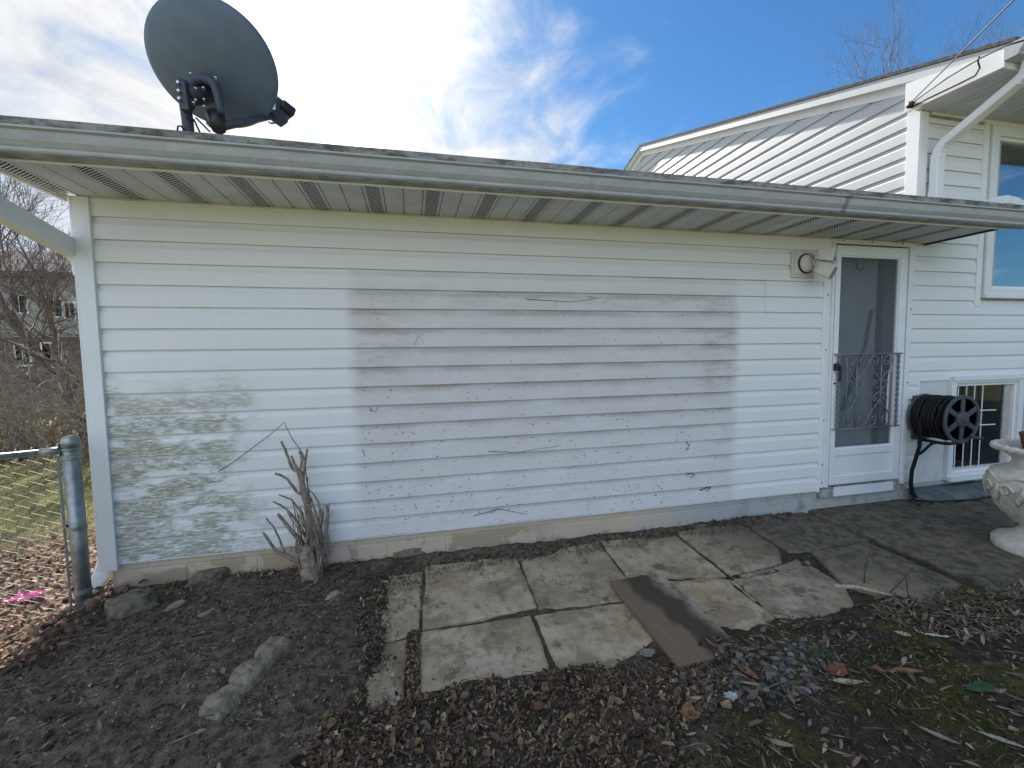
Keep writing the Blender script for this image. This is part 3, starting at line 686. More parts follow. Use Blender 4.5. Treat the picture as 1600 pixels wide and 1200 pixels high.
for vx in (3.72, 3.985):
    for sgn in (1, -1):                   # lobes left and right of each upright
        for (zc, vs_) in ((1.042, 1), (1.042, -1)):
            top = zc+vs_*.30
            big = [(vx+sgn*.004, zc+vs_*.075), (vx+sgn*.035, zc+vs_*.125), (vx+sgn*.085, zc+vs_*.175), (vx+sgn*.118, zc+vs_*.225), (vx+sgn*.120, zc+vs_*.265), (vx+sgn*.098, zc+vs_*.298), (vx+sgn*.062, zc+vs_*.300), (vx+sgn*.036, zc+vs_*.275), (vx+sgn*.034, zc+vs_*.242), (vx+sgn*.055, zc+vs_*.222), (vx+sgn*.076, zc+vs_*.236), (vx+sgn*.072, zc+vs_*.256), (vx+sgn*.058, zc+vs_*.256)]
            # smooth the hand-bent bar
            cr = []
            for i in range(len(big)-1):
                p0 = big[max(i-1, 0)]; p1 = big[i]; p2 = big[i+1]; p3 = big[min(i+2, len(big)-1)]
                for t in (0, .33, .66):
                    cr.append(tuple(.5*((2*p1[e])+(-p0[e]+p2[e])*t+(2*p0[e]-5*p1[e]+4*p2[e]-p3[e])*t*t+(-p0[e]+3*p1[e]-3*p2[e]+p3[e])*t**3) for e in (0, 1)))
            cr.append(big[-1]); strap(cr)
            sm = [(vx+sgn*.004, zc+vs_*.012), (vx+sgn*.030, zc+vs_*.020), (vx+sgn*.062, zc+vs_*.040), (vx+sgn*.080, zc+vs_*.068), (vx+sgn*.068, zc+vs_*.092), (vx+sgn*.046, zc+vs_*.088), (vx+sgn*.042, zc+vs_*.068), (vx+sgn*.056, zc+vs_*.060)]
            strap(sm)
grille.build('grille', 'iron_grille', door, smooth=True)
MB().tube([(4.115, -.030, 1.355), (4.118, -.030, 1.25), (4.102, -.030, 1.12), (4.100, -.030, 1.0), (4.106, -.030, .73)], .010, 6).build('edge_strip', 'vinyl_white', door)
MB().box(3.487, 3.535, -.062, -.0342, 1.225, 1.285).box(3.518, 3.534, -.075, -.062, 1.13, 1.26).box(3.495, 3.520, -.045, -.0342, 1.110, 1.122).build('handle', 'plastic_black', door, bevel=.003)

# --- main house: sheathing, siding to the right of the door, gable wall
XC = 4.36
m = MB().box(XC+.0, XC+.10, .012, 9.2, 2.30, 3.5)
m.add([(XC, .012, 3.5), (XC+.1, .012, 3.5), (XC, 4.6, 5.22), (XC+.1, 4.6, 5.22), (XC, 9.2, 3.5), (XC+.1, 9.2, 3.5)], [(0, 2, 4), (1, 5, 3), (0, 1, 3, 2), (2, 3, 5, 4), (0, 4, 5, 1)])
gable = m.build('wall', 'sheathing', house)
m = MB().box(XC+.02, 4.90, .002, .2, .05, 3.46).box(4.90, 5.60, .002, .2, 1.10, 1.93).box(5.60, 12, .002, .2, .05, 1.93).box(4.90, 5.60, .002, .2, .05, .27).box(4.90, 5.36, .002, .2, 1.93, 3.46).box(5.36, 12, .002, .2, 3.36, 3.46).box(7.2, 12, .002, .2, 1.93, 3.36)
m.box(XC+.1, 12, 2.2, 2.3, 0, 3.4).box(4.8, 4.88, .2, 2.2, .05, 3.4)
front = m.build('wall', 'sheathing', house)
ZP = onY(1430, 491).z % H              # phase of the courses
zc = ZP
while zc < 0.18: zc += H
k = 40
while zc < 3.44:
    z = zc
    if z < 1.10:
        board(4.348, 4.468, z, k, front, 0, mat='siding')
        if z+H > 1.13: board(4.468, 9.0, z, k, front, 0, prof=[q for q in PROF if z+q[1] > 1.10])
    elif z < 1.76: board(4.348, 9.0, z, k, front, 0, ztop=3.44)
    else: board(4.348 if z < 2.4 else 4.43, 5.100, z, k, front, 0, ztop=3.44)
    k += 1; zc += H
MB().box(4.466, 4.482, -.020, .0, .165, 1.125).box(4.482, 4.840, -.020, .0, 1.105, 1.125).build('panel_channel', 'vinyl_white', front)
MB().box(4.482, 4.835, -.008, .004, .62, 1.105).box(4.482, 4.835, -.0075, .004, .165, .617).build('wall_board', 'wall_board', front)
MB().box(4.36, 9.0, -.004, .03, -.05, .165).build('foundation_strip', 'foundation_paint', front)
MB().box(4.345, 4.43, -.028, -.012, 2.42, 3.44).build('corner_post', 'vinyl_clean', front, bevel=.002)
MB().box(XC-.030, XC-.012, -.026, .075, 2.42, 3.50).build('corner_post', 'vinyl_clean', gable, bevel=.002)
MB().box(5.098, 5.165, -.024, .0, 1.785, 3.44).build('window_channel', 'vinyl_white', front)
# gable siding, each course a board cut to the slope of the rake
SL = (5.24-3.60)/(4.6+.62)             # rake slope
def rake_z(y): return 3.60+SL*(y+.62) if y <= 4.6 else 5.24-SL*(y-4.6)
zc = ZP
while zc < 2.40: zc += H
while zc < 5.0:
    lim = zc+.06
    ya = .075 if lim < rake_z(.075)-.13 else min(4.5, -.62+(lim+.13-3.60)/SL)
    yb = 9.2-ya
    if yb-ya > .3:
        pr = [(-y_ , q) for (y_, q) in PROF]
        vs = []; 
        for yy in (ya, yb):
            for (o_, q) in PROF:
                zz = zc+q; yc = yy
                if zz > rake_z(ya)-.13 and ya > .08:
                    d = (zz-(rake_z(ya)-.13))/SL
                    yc = ya+max(0, d) if yy == ya else yb-max(0, d)
                vs.append((XC+o_*1.0, yc, zz))
        n = len(PROF)
        fs = [(j, n+j, n+j+1, j+1) for j in range(n-1)]
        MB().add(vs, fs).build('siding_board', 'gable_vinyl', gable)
    zc += H
# rake frieze and fascia boards, both slopes
def rake_board(x0, x1, za, zb, name, mat, ys=((-.62, 4.6), (4.6, 9.8))):
    for (a, b_) in ys:
        vs = [(x, y, rake_z(y)+z) for x in (x0, x1) for (y, z) in ((a, za), (b_, za), (b_, zb), (a, zb))]
        MB().add(vs, [(0, 1, 2, 3), (7, 6, 5, 4), (0, 4, 5, 1), (1, 5, 6, 2), (2, 6, 7, 3), (3, 7, 4, 0)]).build(name, mat, gable)
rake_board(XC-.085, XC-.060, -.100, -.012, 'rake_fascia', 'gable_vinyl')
rake_board(XC-.060, XC+.0, -.098, -.092, 'rake_soffit', 'vinyl_clean')
rake_board(XC-.022, XC-.002, -.180, -.0985, 'frieze', 'vinyl_white', ((.07, 4.6), (4.6, 9.1)))
# main roof with stepped shingle courses
m = MB(); prf = []
n = 38
for i in range(n+1):
    y = -.66+(4.6+.66)*i/n; z = rake_z(y) if y > -.62 else 3.60+SL*(y+.62)
    prf.append((y, z+.004)); 
    if i < n: prf.append((y+.001, z+.010))
top = [(y, z+.012) for y, z in prf]
full = top+[(9.9, rake_z(9.9)+.02), (9.9, rake_z(9.9)-.01), (4.6, 5.24-.012), (-.66, 3.60-.02)]
m.extrude_x(full, XC-.095, 14.0)
m.build('roof', 'shingle', house)
# boxed eave of the main roof
m = MB().add([(XC-.088, .06, 3.46), (XC-.088, -.60, 3.44), (XC-.088, -.60, 3.56), (XC-.088, .06, rake_z(.06)-.11), (XC-.06, .06, 3.46), (XC-.06, -.60, 3.44), (XC-.06, -.60, 3.56), (XC-.06, .06, rake_z(.06)-.11)],
             [(0, 1, 2, 3), (7, 6, 5, 4), (0, 4, 5, 1), (1, 5, 6, 2), (2, 6, 7, 3), (3, 7, 4, 0)])
m.build('eave_return', 'vinyl_clean', gable)
eave = MB().box(XC-.06, 13, -.60, -.585, 3.435, 3.585).build('fascia', 'vinyl_white', house)
x = XC-.06
while x < 12.9:
    m = MB().box(x+.004, x+.30, -.585, -.002, 3.448, 3.454)
    for q in (.1, .2): m.box(x+q, x+q+.005, -.585, -.002, 3.443, 3.448)
    m.build('soffit_panel', 'soffit_white', eave); x += .304
MB().box(XC+.10, 5.1, -.026, -.004, 3.425, 3.447).box(5.1, 12, -.03, -.004, 3.405, 3.447).build('top_channel', 'vinyl_white', front)
g2 = gutter(XC-.10, 13, -.602, 3.475)
# upper downspout
ua = Vector((XC+.06, -.665, 3.47)); ub = Vector((4.475, -.075, 3.10))
du = MB().rect_tube([ua+Vector((0, .02, -.10)), ub+Vector((0, -.05, .04))], .085, .065, (1, 0, 0)).build('downspout', 'vinyl_clean', house, smooth=False)
MB().rect_tube(elbow(ua, ua+Vector((0, 0, -.085)), ua+Vector((.006, .06, -.125)), 8), .088, .068, (1, 0, 0), True).build('elbow', 'vinyl_clean', du)
MB().rect_tube(elbow(ub+Vector((0, -.07, .055)), ub+Vector((0, 0, .0)), ub+Vector((0, 0, -.10)), 8), .088, .068, (1, 0, 0), True).build('elbow', 'vinyl_clean', du)
MB().rect_tube([ub+Vector((0, 0, -.10)), (4.475, -.075, 2.53)], .085, .065, (1, 0, 0)).build('pipe', 'vinyl_clean', du)
MB().rect_tube([ub+Vector((0, 0, -.34)), (4.475, -.075, 2.52)], .092, .072, (1, 0, 0)).build('sleeve', 'vinyl_clean', du)
MB().rect_tube(elbow((4.56, -.36, 2.54), (4.78, -.36, 2.66), (5.02, -.36, 2.52), 9), .10, .07, (0, 1, 0), True).build('roof_outlet', 'vinyl_clean', du)
# --- picture window
def window(x0, x1, z0, z1, fw, name='window', deep=.03, glass='window_glass', inner='curtain'):
    m = MB().box(x0, x0+fw, -.045, .06, z0, z1).box(x1-fw, x1, -.045, .06, z0, z1).box(x0+fw, x1-fw, -.045, .06, z1-fw, z1).box(x0+fw, x1-fw, -.045, .06, z0, z0+fw)
    w = m.build(name, 'vinyl_clean', house, bevel=.003)
    i = fw; s_ = .028
    m = MB().box(x0+i, x0+i+s_, -.02, .05, z0+i, z1-i).box(x1-i-s_, x1-i, -.02, .05, z0+i, z1-i).box(x0+i+s_, x1-i-s_, -.02, .05, z1-i-s_, z1-i).box(x0+i+s_, x1-i-s_, -.02, .05, z0+i, z0+i+s_)
    m.build('sash', 'vinyl_white', w)
    a_, b_, c_, d_ = x0+i+s_, x1-i-s_, z0+i+s_, z1-i-s_
    link('pane', MB().add([(a_, .014, c_), (b_, .014, c_), (b_, .014, d_), (a_, .014, d_)], [(0, 1, 2, 3)]).mesh('pane'), glass, w)
    MB().add([(x0+.01, .062, z0+.01), (x1-.01, .062, z0+.01), (x1-.01, .062, z1-.01), (x0+.01, .062, z1-.01), (x0+.01, .6, z0+.01), (x1-.01, .6, z0+.01), (x1-.01, .6, z1-.01), (x0+.01, .6, z1-.01)], [(4, 5, 6, 7), (0, 1, 5, 4), (1, 2, 6, 5), (2, 3, 7, 6), (3, 0, 4, 7)]).build('room', 'dark_void', w)
    return w
w1 = window(5.175, 7.2, 1.86, 3.40, .085)
MB().box(5.172, 7.22, -.06, -.0452, 1.858, 1.885).build('sill', 'vinyl_clean', w1)
# --- basement window with bars
w2 = window(4.838, 5.78, .165, 1.135, .062, glass='basement_glass')
MB().box(4.838, 5.78, -.064, -.0452, 1.10, 1.138).build('hood', 'vinyl_clean', w2)
MB().box(4.835, 5.78, -.075, -.0452, .163, .20).build('sill', 'vinyl_clean', w2)
for xb in (4.985, 5.09, 5.195, 5.30): MB().tube([(xb, -.002, .255), (xb, -.002, 1.07)], .0045, 6).build('bar', 'vinyl_white', w2)
for zb in (.80, .66): MB().tube([(4.96, -.013, zb+.01), (5.47, -.011, zb)], .006, 6).build('bar', 'vinyl_white', w2)
m = MB()
for i in range(16):
    a = 5.34+i*.022; m.add([(a, .16+.02*math.sin(i*1.7), .2), (a+.022, .16+.02*math.sin((i+1)*1.7), .2), (a+.022, .16+.02*math.sin((i+1)*1.7), 1.12), (a, .16+.02*math.sin(i*1.7), 1.12)], [(0, 1, 2, 3)])
m.build('curtain', 'dim_curtain', w2)

# ------------------------------------------------------------------ satellite dish on the wing roof
dish_c = onY(328.5, 102.9, .10); dn = Vector((0.1227, 0.794, 0.5955)).normalized()
mast_b = onY(297, 207, .02); mast_b = Vector((mast_b.x, .02, 2.52))
dish = thing('satellite_dish', 'dark grey satellite dish on a mast above the roof edge', 'satellite dish', mast_b)
side = dn.cross(Vector((0, 0, 1))).normalized(); upv = side.cross(dn).normalized()
if side.x < 0: side = -side
m = MB(); nr, na = 12, 56; RA, RB, DEP = .367, .3375, .085
def dpt(r, a, off=0.0): return dish_c + side*(RA*r*math.cos(a)) + upv*(RB*r*math.sin(a)) - dn*(DEP*(1-r*r)-DEP*.5) + dn*off
vs = [dpt(0, 0, -.006)]; fs = []
for i in range(1, nr+1):
    for j in range(na): vs.append(dpt(i/nr, 2*math.pi*j/na, -.006))
for j in range(na): fs.append((0, 1+j, 1+(j+1) % na))
for i in range(nr-1):
    for j in range(na): fs.append((1+i*na+j, 1+(i+1)*na+j, 1+(i+1)*na+(j+1) % na, 1+i*na+(j+1) % na))
o = len(vs); last = 1+(nr-1)*na
for j in range(na): vs.append(dpt(1.012, 2*math.pi*j/na, .004))     # rolled rim
for j in range(na): vs.append(dpt(.985, 2*math.pi*j/na, .010))
for j in range(na): fs += [(last+j, o+j, o+(j+1) % na, last+(j+1) % na), (o+j, o+na+j, o+na+(j+1) % na, o+(j+1) % na)]
vs.append(dpt(0, 0, .002)); c0 = len(vs)-1
for i in range(1, nr):
    for j in range(na): vs.append(dpt(i/nr*.985, 2*math.pi*j/na, .002))
for j in range(na): fs.append((c0, c0+1+(j+1) % na, c0+1+j))
for i in range(nr-2):
    for j in range(na): fs.append((c0+1+i*na+j, c0+1+i*na+(j+1) % na, c0+1+(i+1)*na+(j+1) % na, c0+1+(i+1)*na+j))
li = c0+1+(nr-2)*na
for j in range(na): fs.append((li+j, li+(j+1) % na, o+na+(j+1) % na, o+na+j))
refl = MB().add(vs, fs).build('reflector', 'dish_grey', dish, smooth=True)
def onp(px, py, Y): return onY(px, py, Y)
mt = onp(284, 126, -.02)
m = MB().tube([mast_b, Vector((mast_b.x-.005, .01, 2.8)), mt], .030, 12)
m.build('mast', 'dish_dark', dish, smooth=True)
MB().box(mast_b.x-.10, mast_b.x+.10, -.09, .11, 2.50, 2.524).build('foot', 'dish_dark', dish, bevel=.004)
# clamp plate on the mast with bolts
a_ = onp(276, 128, -.045); b_ = onp(283, 172, -.045)
pl = MB().add([(a_.x, -.06, a_.z), (a_.x+.045, -.06, a_.z), (b_.x+.045, -.06, b_.z), (b_.x, -.06, b_.z), (a_.x, -.03, a_.z), (a_.x+.045, -.03, a_.z), (b_.x+.045, -.03, b_.z), (b_.x, -.03, b_.z)],
              [(0, 1, 2, 3), (7, 6, 5, 4), (0, 4, 5, 1), (1, 5, 6, 2), (2, 6, 7, 3), (3, 7, 4, 0)]).build('clamp', 'dish_dark', dish)
for q in ((280, 131), (281, 144), (282, 156)):
    p = onp(*q, -.062); MB().tube([p, p+Vector((0, -.02, 0))], .008, 6).build('bolt', 'bolt_zinc', pl)
# curved back bracket: hoop behind the reflector
hoop = [(299, 168), (297, 150), (297, 134), (303, 126), (315, 124), (328, 127), (336, 134), (340, 148), (343, 165), (346, 178)]
hp = []
for i, q in enumerate(hoop):
    hp.append(onp(*q, .0+.03*math.sin(i/9*math.pi)))
br = MB().tube(hp, [.020, .022, .024, .026, .028, .030, .028, .026, .024, .020], 8).build('bracket', 'dish_dark', dish, smooth=True)
ctr = onp(312, 152, .05)
MB().tube([onp(292, 150, .0), onp(318, 150, .07), onp(330, 140, .16)], [.05, .055, .05], 10).build('pivot', 'black_metal', dish, smooth=True)
for q in ((306, 141), (318, 140), (306, 159), (319, 158), (303, 163), (319, 169), (298, 118), (337, 124)):
    p = onp(*q, -.03); MB().tube([p, p+Vector((0.004, -.014, .006))], .007, 6).build('bolt', 'bolt_zinc', br)
# feed arm and receiver
arm0 = onp(345, 198, .02); lnb = onp(433, 180, .34)
MB().tube([onp(330, 190, .06), arm0, lnb], [.034, .026, .018], 8).build('feed_arm', 'dish_dark', dish, smooth=True)
MB().tube([onp(336, 180, .05), onp(342, 201, .0)], [.05, .04], 10).build('arm_socket', 'black_metal', dish, smooth=True)
ld = (dish_c-lnb).normalized()
hx = ld.cross(Vector((0, 0, 1))).normalized(); hz = hx.cross(ld)
def obox(mb, c, ax, ay, az, a, b, d):
    vs = [c+ax*(a*i)+ay*(b*j)+az*(d*k) for k in (-1, 1) for j in (-1, 1) for i in (-1, 1)]
    mb.add(vs, [(0, 2, 3, 1), (4, 5, 7, 6), (0, 1, 5, 4), (2, 6, 7, 3), (0, 4, 6, 2), (1, 3, 7, 5)]); return mb
fh = obox(MB(), lnb+hz*.03, ld, hx, hz, .06, .05, .065).build('receiver', 'dish_dark', dish, bevel=.008)
obox(MB(), lnb+hz*.055-ld*.03+hx*-.01, ld, hx, hz, .045, .07, .03).build('housing', 'black_metal', fh, bevel=.008)
lb = lnb+Vector((-.01, -.07, .02)); MB().box(lb.x-.02, lb.x+.02, lb.y-.001, lb.y+.001, lb.z-.02, lb.z+.02).build('sticker', 'vinyl_white', fh)
MB().tube([onp(420, 191, .40), onp(424, 193, .38), onp(430, 192, .4)], .006, 5).build('clip', 'dish_grey', fh)
for pts in ([(290, 183), (303, 187), (308, 198), (312, 206)], [(306, 184), (318, 196), (328, 206)], [(288, 204), (283, 197), (278, 197), (277, 205)], [(303, 166), (296, 182), (302, 190)]):
    MB().tube([onp(*q, -.03) for q in pts], .005, 5).build('cable', 'wire_black', dish, smooth=True)

# ------------------------------------------------------------------ wall flood lamp by the door
lamp = thing('wall_lamp', 'ivory twin-head flood lamp on a square plate left of the door', 'wall lamp', (3.20, -.02, 2.10))
base = MB().box(3.035, 3.255, -.040, -.016, 1.995, 2.205).box(3.055, 3.235, -.050, -.040, 2.015, 2.185).build('mounting_block', 'lamp_ivory', lamp, bevel=.005)
MB().lathe([(.072, .050), (.072, .066), (.062, .074), (.058, .082), (.030, .088), (0, .088)], (3.160, 0, 2.105), 24, 'y').build('canopy', 'lamp_ivory', lamp, smooth=True)
MB().lathe([(.081, .0500), (.081, .0590), (.079, .0595)], (3.157, 0, 2.105), 24, 'y').build('gasket', 'plastic_black', lamp)
for (dxx, dzz, nm) in ((.045, .045, 'a'), (.04, -.07, 'b')):
    ax = Vector((.55, -.80, -.15 if dzz > 0 else -.45)).normalized(); hx = ax.cross(Vector((0, 0, 1))).normalized(); hz = hx.cross(ax)
    c = Vector((3.165+dxx, -.165, 2.105+dzz))
    hd = MB()
    vs = []
    for (t, w, h_) in ((-.062, .030, .026), (-.035, .058, .040), (.060, .078, .052), (.070, .078, .052)):
        for (i, j) in ((-1, -1), (1, -1), (1, 1), (-1, 1)): vs.append(c+ax*t+hx*(i*w)+hz*(j*h_))
    fs = [(3, 2, 1, 0), (12, 13, 14, 15)]
    for k in range(3):
        for j in range(4): fs.append((k*4+j, k*4+(j+1) % 4, k*4+4+(j+1) % 4, k*4+4+j))
    h_o = hd.add(vs, fs).build('lamp_head', 'lamp_ivory', lamp, bevel=.004)
    obox(MB(), c+ax*.0715, ax, hx, hz, .002, .066, .041).build('lens', 'lamp_glass', h_o)
    MB().tube([(3.165, -.108, 2.105), (3.168+dxx*.4, -.125, 2.105+dzz*.6), tuple(c-ax*.058)], .011, 8).build('swivel', 'lamp_ivory', h_o, smooth=True)

# ------------------------------------------------------------------ hose reel
RC = Vector((4.505, 0, .80))
reel = thing('hose_reel', 'black wall hose reel full of hose beside the basement window', 'hose reel', (4.5, -.02, .5))
MB().lathe([(.075, .05), (.075, .31)], RC, 20, 'y').build('drum', 'plastic_black', reel, smooth=True)
MB().lathe([(0.19, .045), (.195, .05), (.19, .058), (0.0, .058)], RC, 32, 'y').build('back_flange', 'reel_grey', reel)
def torus(c, R0, r0, yoff, n=30, k=7, ph=0.0, rise=0.0):
    return [c+Vector((R0*math.cos(2*math.pi*i/n+ph), -yoff-rise*i/n, R0*math.sin(2*math.pi*i/n+ph))) for i in range(n+1)]
hs = None
for lay, Rr in enumerate((.105, .131, .157, .180)):
    for q in range(8 if lay < 3 else 7):
        jit = rnd.uniform(-.004, .004)
        ob = MB().tube(torus(RC, Rr+jit, .014, .072+q*.029+(.014 if lay % 2 else 0), 34, ph=rnd.uniform(0, 6), rise=rnd.uniform(-.006, .012)), .0135, 7, False).build('hose', 'hose_black', reel, smooth=True) if lay == 3 or (lay == 2 and q % 2) else None
        hs = ob or hs
wh = MB().lathe([(.200, .318), (.206, .322), (.206, .334), (.200, .338), (.180, .338), (.176, .334), (.176, .322), (.180, .318), (.200, .318)], RC, 40, 'y')
wh = wh.build('wheel', 'reel_grey', reel, smooth=False)
MB().lathe([(.070, .316), (.070, .336), (.058, .344), (.030, .346), (.026, .356), (0, .357)], RC, 24, 'y').build('hub', 'reel_grey', wh)
for i in range(6):
    a = math.radians(90+60*i); u = Vector((math.cos(a), 0, math.sin(a))); v = Vector((-math.sin(a), 0, math.cos(a)))
    c = RC+u*.125+Vector((0, -.329, 0)); obox(MB(), c, u, v, Vector((0, 1, 0)), .058, .022, .006).build('spoke', 'reel_grey', wh, bevel=.003)
MB().tube([RC+Vector((.05, -.36, -.13)), RC+Vector((.07, -.37, -.15)), RC+Vector((.16, -.38, -.165))], .012, 8).build('crank', 'reel_grey', wh, smooth=True)
MB().tube([(4.50, -.02, .575), (4.50, -.20, .572), (4.53, -.235, .572), (4.60, -.235, .575)], .014, 8).build('support_arm', 'plastic_black', reel, smooth=True)
MB().tube([(4.50, -.022, .43), (4.50, -.06, .47), (4.50, -.12, .55), (4.50, -.15, .565)], .012, 8).build('brace', 'plastic_black', reel, smooth=True)
MB().box(4.40, 4.60, -.046, -.021, .58, .98).build('back_plate', 'reel_grey', reel, bevel=.006)
MB().tube([(4.330, -.13, .80), (4.335, -.14, .66), (4.365, -.12, .54), (4.372, -.09, .42), (4.362, -.07, .30), (4.365, -.065, .18), (4.385, -.07, .09), (4.43, -.08, .045)], .015, 8).build('hose_tail', 'hose_black', reel, smooth=True)
MB().tube([(4.360, -.11, .76), (4.372, -.11, .64), (4.392, -.10, .54), (4.396, -.08, .42), (4.386, -.06, .30), (4.388, -.055, .18), (4.41, -.06, .09), (4.46, -.07, .045)], .012, 8).build('hose_tail', 'hose_black', reel, smooth=True)

# ------------------------------------------------------------------ garden urn at the right edge
UC = Vector((4.12, -1.05, 0.020))
urn = thing('garden_urn', 'weathered cement garden urn with relief ornament standing on the patio', 'urn', UC)
prof = [(.0, 0), (.245, 0), (.25, .012), (.25, .055), (.235, .075), (.21, .085), (.165, .105), (.135, .13), (.118, .155), (.125, .175), (.16, .20), (.20, .24), (.24, .30), (.272, .37), (.288, .44), (.29, .49), (.275, .525), (.235, .555), (.19, .575), (.175, .60), (.178, .625), (.205, .655), (.25, .680), (.268, .695), (.262, .712), (.235, .715), (.215, .69), (.15, .66), (.0, .65)]
def uw(i, a):
    z = prof[i][1]
    if .18 < z < .36: return 1+.035*abs(math.sin(a*9))
    if .66 < z < .72: return 1+.03*math.sin(a*22)
    return 1+.006*math.sin(a*5+i)
MB().lathe(prof, UC, 96, 'z', uw).build('bowl', 'urn_cement', urn, smooth=True)
for i in range(26):          # raised scrolls and swags round the belly
    a = 2*math.pi*i/26
    def bp(da, z, pr=.0):
        r = np.interp(z, [.24, .30, .37, .44, .49, .525], [.20, .24, .272, .288, .29, .275])+pr
        return UC+Vector((r*math.cos(a+da), r*math.sin(a+da), z))
    if i % 2 == 0:
        pts = [bp(.16*math.cos(t*.55)*(1-t*.07), .42+.055*math.sin(t*.55)*(1-t*.07), .006) for t in range(13)]
        MB().tube(pts, .010, 6).build('relief', 'urn_cement', urn, smooth=True)
    else:
        for q in range(3): MB().tube([bp(-.05+.05*q, .33+.02*q, .002), bp(-.02+.05*q, .37+.03*q, .012), bp(.05*q, .42+.02*q, .004)], [.006, .014, .005], 6).build('relief', 'urn_cement', urn, smooth=True)
sp = [UC+Vector((.280*math.cos(t), .280*math.sin(t), .50+.022*math.cos(t*8))) for t in [2*math.pi*i/96 for i in range(97)]]
MB().tube(sp, .014, 6, False).build('swag', 'urn_cement', urn, smooth=True)
m = MB()
for i in range(30):          # rope rim
    a = 2*math.pi*i/30; c = UC+Vector((.262*math.cos(a), .262*math.sin(a), .700)); t = Vector((-math.sin(a), math.cos(a), .35)).normalized()
    m.tube([c-t*.035, c-t*.015, c+t*.015, c+t*.035], [.008, .020, .020, .008], 7)
m.build('rim', 'urn_cement', urn, smooth=True)
pot = tag(MB().lathe([(.0, .655), (.12, .66), (.135, .72), (.15, .80), (.145, .80), (.12, .74), (0, .73)], UC, 24).build('flower_pot', 'terracotta', None, smooth=True), 'small brown pot sitting in the mouth of the cement urn', 'pot')

# ------------------------------------------------------------------ chain link fence
FP = Vector((-1.806, -.205, -.02)); FD = Vector((-1, -.36, 0)).normalized(); FL = 3.4
fence = thing('chain_link_fence', 'galvanised chain link fence ending in a round post by the house corner', 'fence', FP)
m = MB().lathe([(.036, -.2), (.036, .985)], FP, 20); post = m.build('post', 'galvanised', fence, smooth=True)
MB().lathe([(.040, .955), (.041, .985), (.040, .995), (.034, 1.012), (.020, 1.022), (0, 1.025)], FP, 20).build('cap', 'galvanised', post, smooth=True)
for zb in (.945, .895, .50, .145):
    b_ = MB().lathe([(.0365, zb), (.0395, zb+.001), (.0395, zb+.022), (.0365, zb+.023)], FP, 18).build('tension_band', 'galvanised', post)
    q = FP+FD*.045; MB().box(q.x-.006, q.x+.006, q.y-.012, q.y+.012, zb+.003, zb+.020).build('bolt', 'galvanised', post)
rz = .945
MB().tube([FP+FD*.04+Vector((0, 0, rz)), FP+FD*.12+Vector((0, 0, rz))], .020, 12).build('rail_cup', 'galvanised', fence, smooth=True)
MB().tube([FP+FD*.09+Vector((0, 0, rz)), FP+FD*FL+Vector((0, 0, rz-.03))], .0165, 12).build('top_rail', 'galvanised', fence, smooth=True)
MB().tube([FP+FD*.052+Vector((0, 0, .06)), FP+FD*.052+Vector((0, 0, .92))], .007, 4).build('tension_bar', 'galvanised_wire', fence)
m = MB(); pitch = .058; nw = int(FL/pitch*2); fn = Vector((FD.y, -FD.x, 0))
for w in range(int((FL-.055)/(pitch/1.0))):
    x0 = .055+w*pitch; pts = []
    nz = 33
    for i in range(nz):
        z = .03+i*.0285; sx = x0+(pitch if (i % 2) else 0.0)
        pts.append(FP+FD*sx+fn*(.004 if i % 2 else -.004)+Vector((0, 0, z)))
    m.tube(pts, .0021, 4, False)
    for (pz, sgn) in ((nz-1, 1),): m.tube([pts[-1], pts[-1]+Vector((FD.x*(-.025), FD.y*(-.025), .032))], .0017, 4)
tag(m.build('wire_mesh', 'galvanised_wire', fence), kind='stuff')
fe = FP+FD*FL
MB().lathe([(.029, -.2), (.029, .95)], fe, 14).build('post', 'galvanised', fence, smooth=True)

# ------------------------------------------------------------------ pruned shrub stump
shrub = thing('pruned_shrub', 'hard pruned bare shrub with cut stems in front of the siding', 'shrub', (-.62, -.16, 0))
def S(px, py, Y): p = onY(px, py, Y); return p
def gnarl(pts, amp, sub=4):
    out = []
    for i in range(len(pts)-1):
        for t in range(sub):
            q = pts[i].lerp(pts[i+1], t/sub); k = 1 if (i or t) else 0
            out.append(q+Vector((mnoise.noise(q*22)*amp*k, mnoise.noise(q*22+Vector((9, 9, 9)))*amp*k, mnoise.noise(q*22+Vector((3, 1, 7)))*amp*.5*k)))
    out.append(pts[-1]); return out
def stem(spec, r0, r1, cut=True, name='stem', amp=.007, parent=shrub):
    pts = gnarl([S(*q) for q in spec], amp*.6); n = len(pts); r0 *= .74; r1 *= .80
    rad = [(r0+(r1-r0)*(i/(n-1)))*(1+.16*mnoise.noise(pts[i]*30)) for i in range(n)]
    if name == 'trunk': pts = [pts[0].lerp(pts[-1], i/24) for i in range(25)]; rad = [r0*(1.25 if i < 2 else 1.08 if i < 5 else 1)*(1-.25*i/24) for i in range(25)]
    ob = MB().tube(pts, rad, 40 if name == 'trunk' else (9 if r0 > .012 else 6)).build(name, 'bark_grey', parent, smooth=True)
    if name == 'trunk':
        for v in ob.data.vertices: v.co += v.normal*(.010*mnoise.noise(Vector((v.co.x*70, v.co.y*70, v.co.z*14)))+.004*mnoise.noise(v.co*120))
    if cut:
        t = (pts[-1]-pts[-2]).normalized(); MB().tube([pts[-1]-t*.001, pts[-1]+t*.002], rad[-1]*1.01, 9).build('cut_end', 'cut_wood', ob)
    return ob
trunk = stem([(489, 925, -.17), (486, 890, -.17), (481, 862, -.165), (478, 852, -.16)], .078, .058, True, 'trunk', .01)
stem([(487, 862, -.16), (484, 815, -.155), (480, 785, -.15), (474, 765, -.15), (470, 745, -.15), (467, 736, -.15)], .030, .020, False)
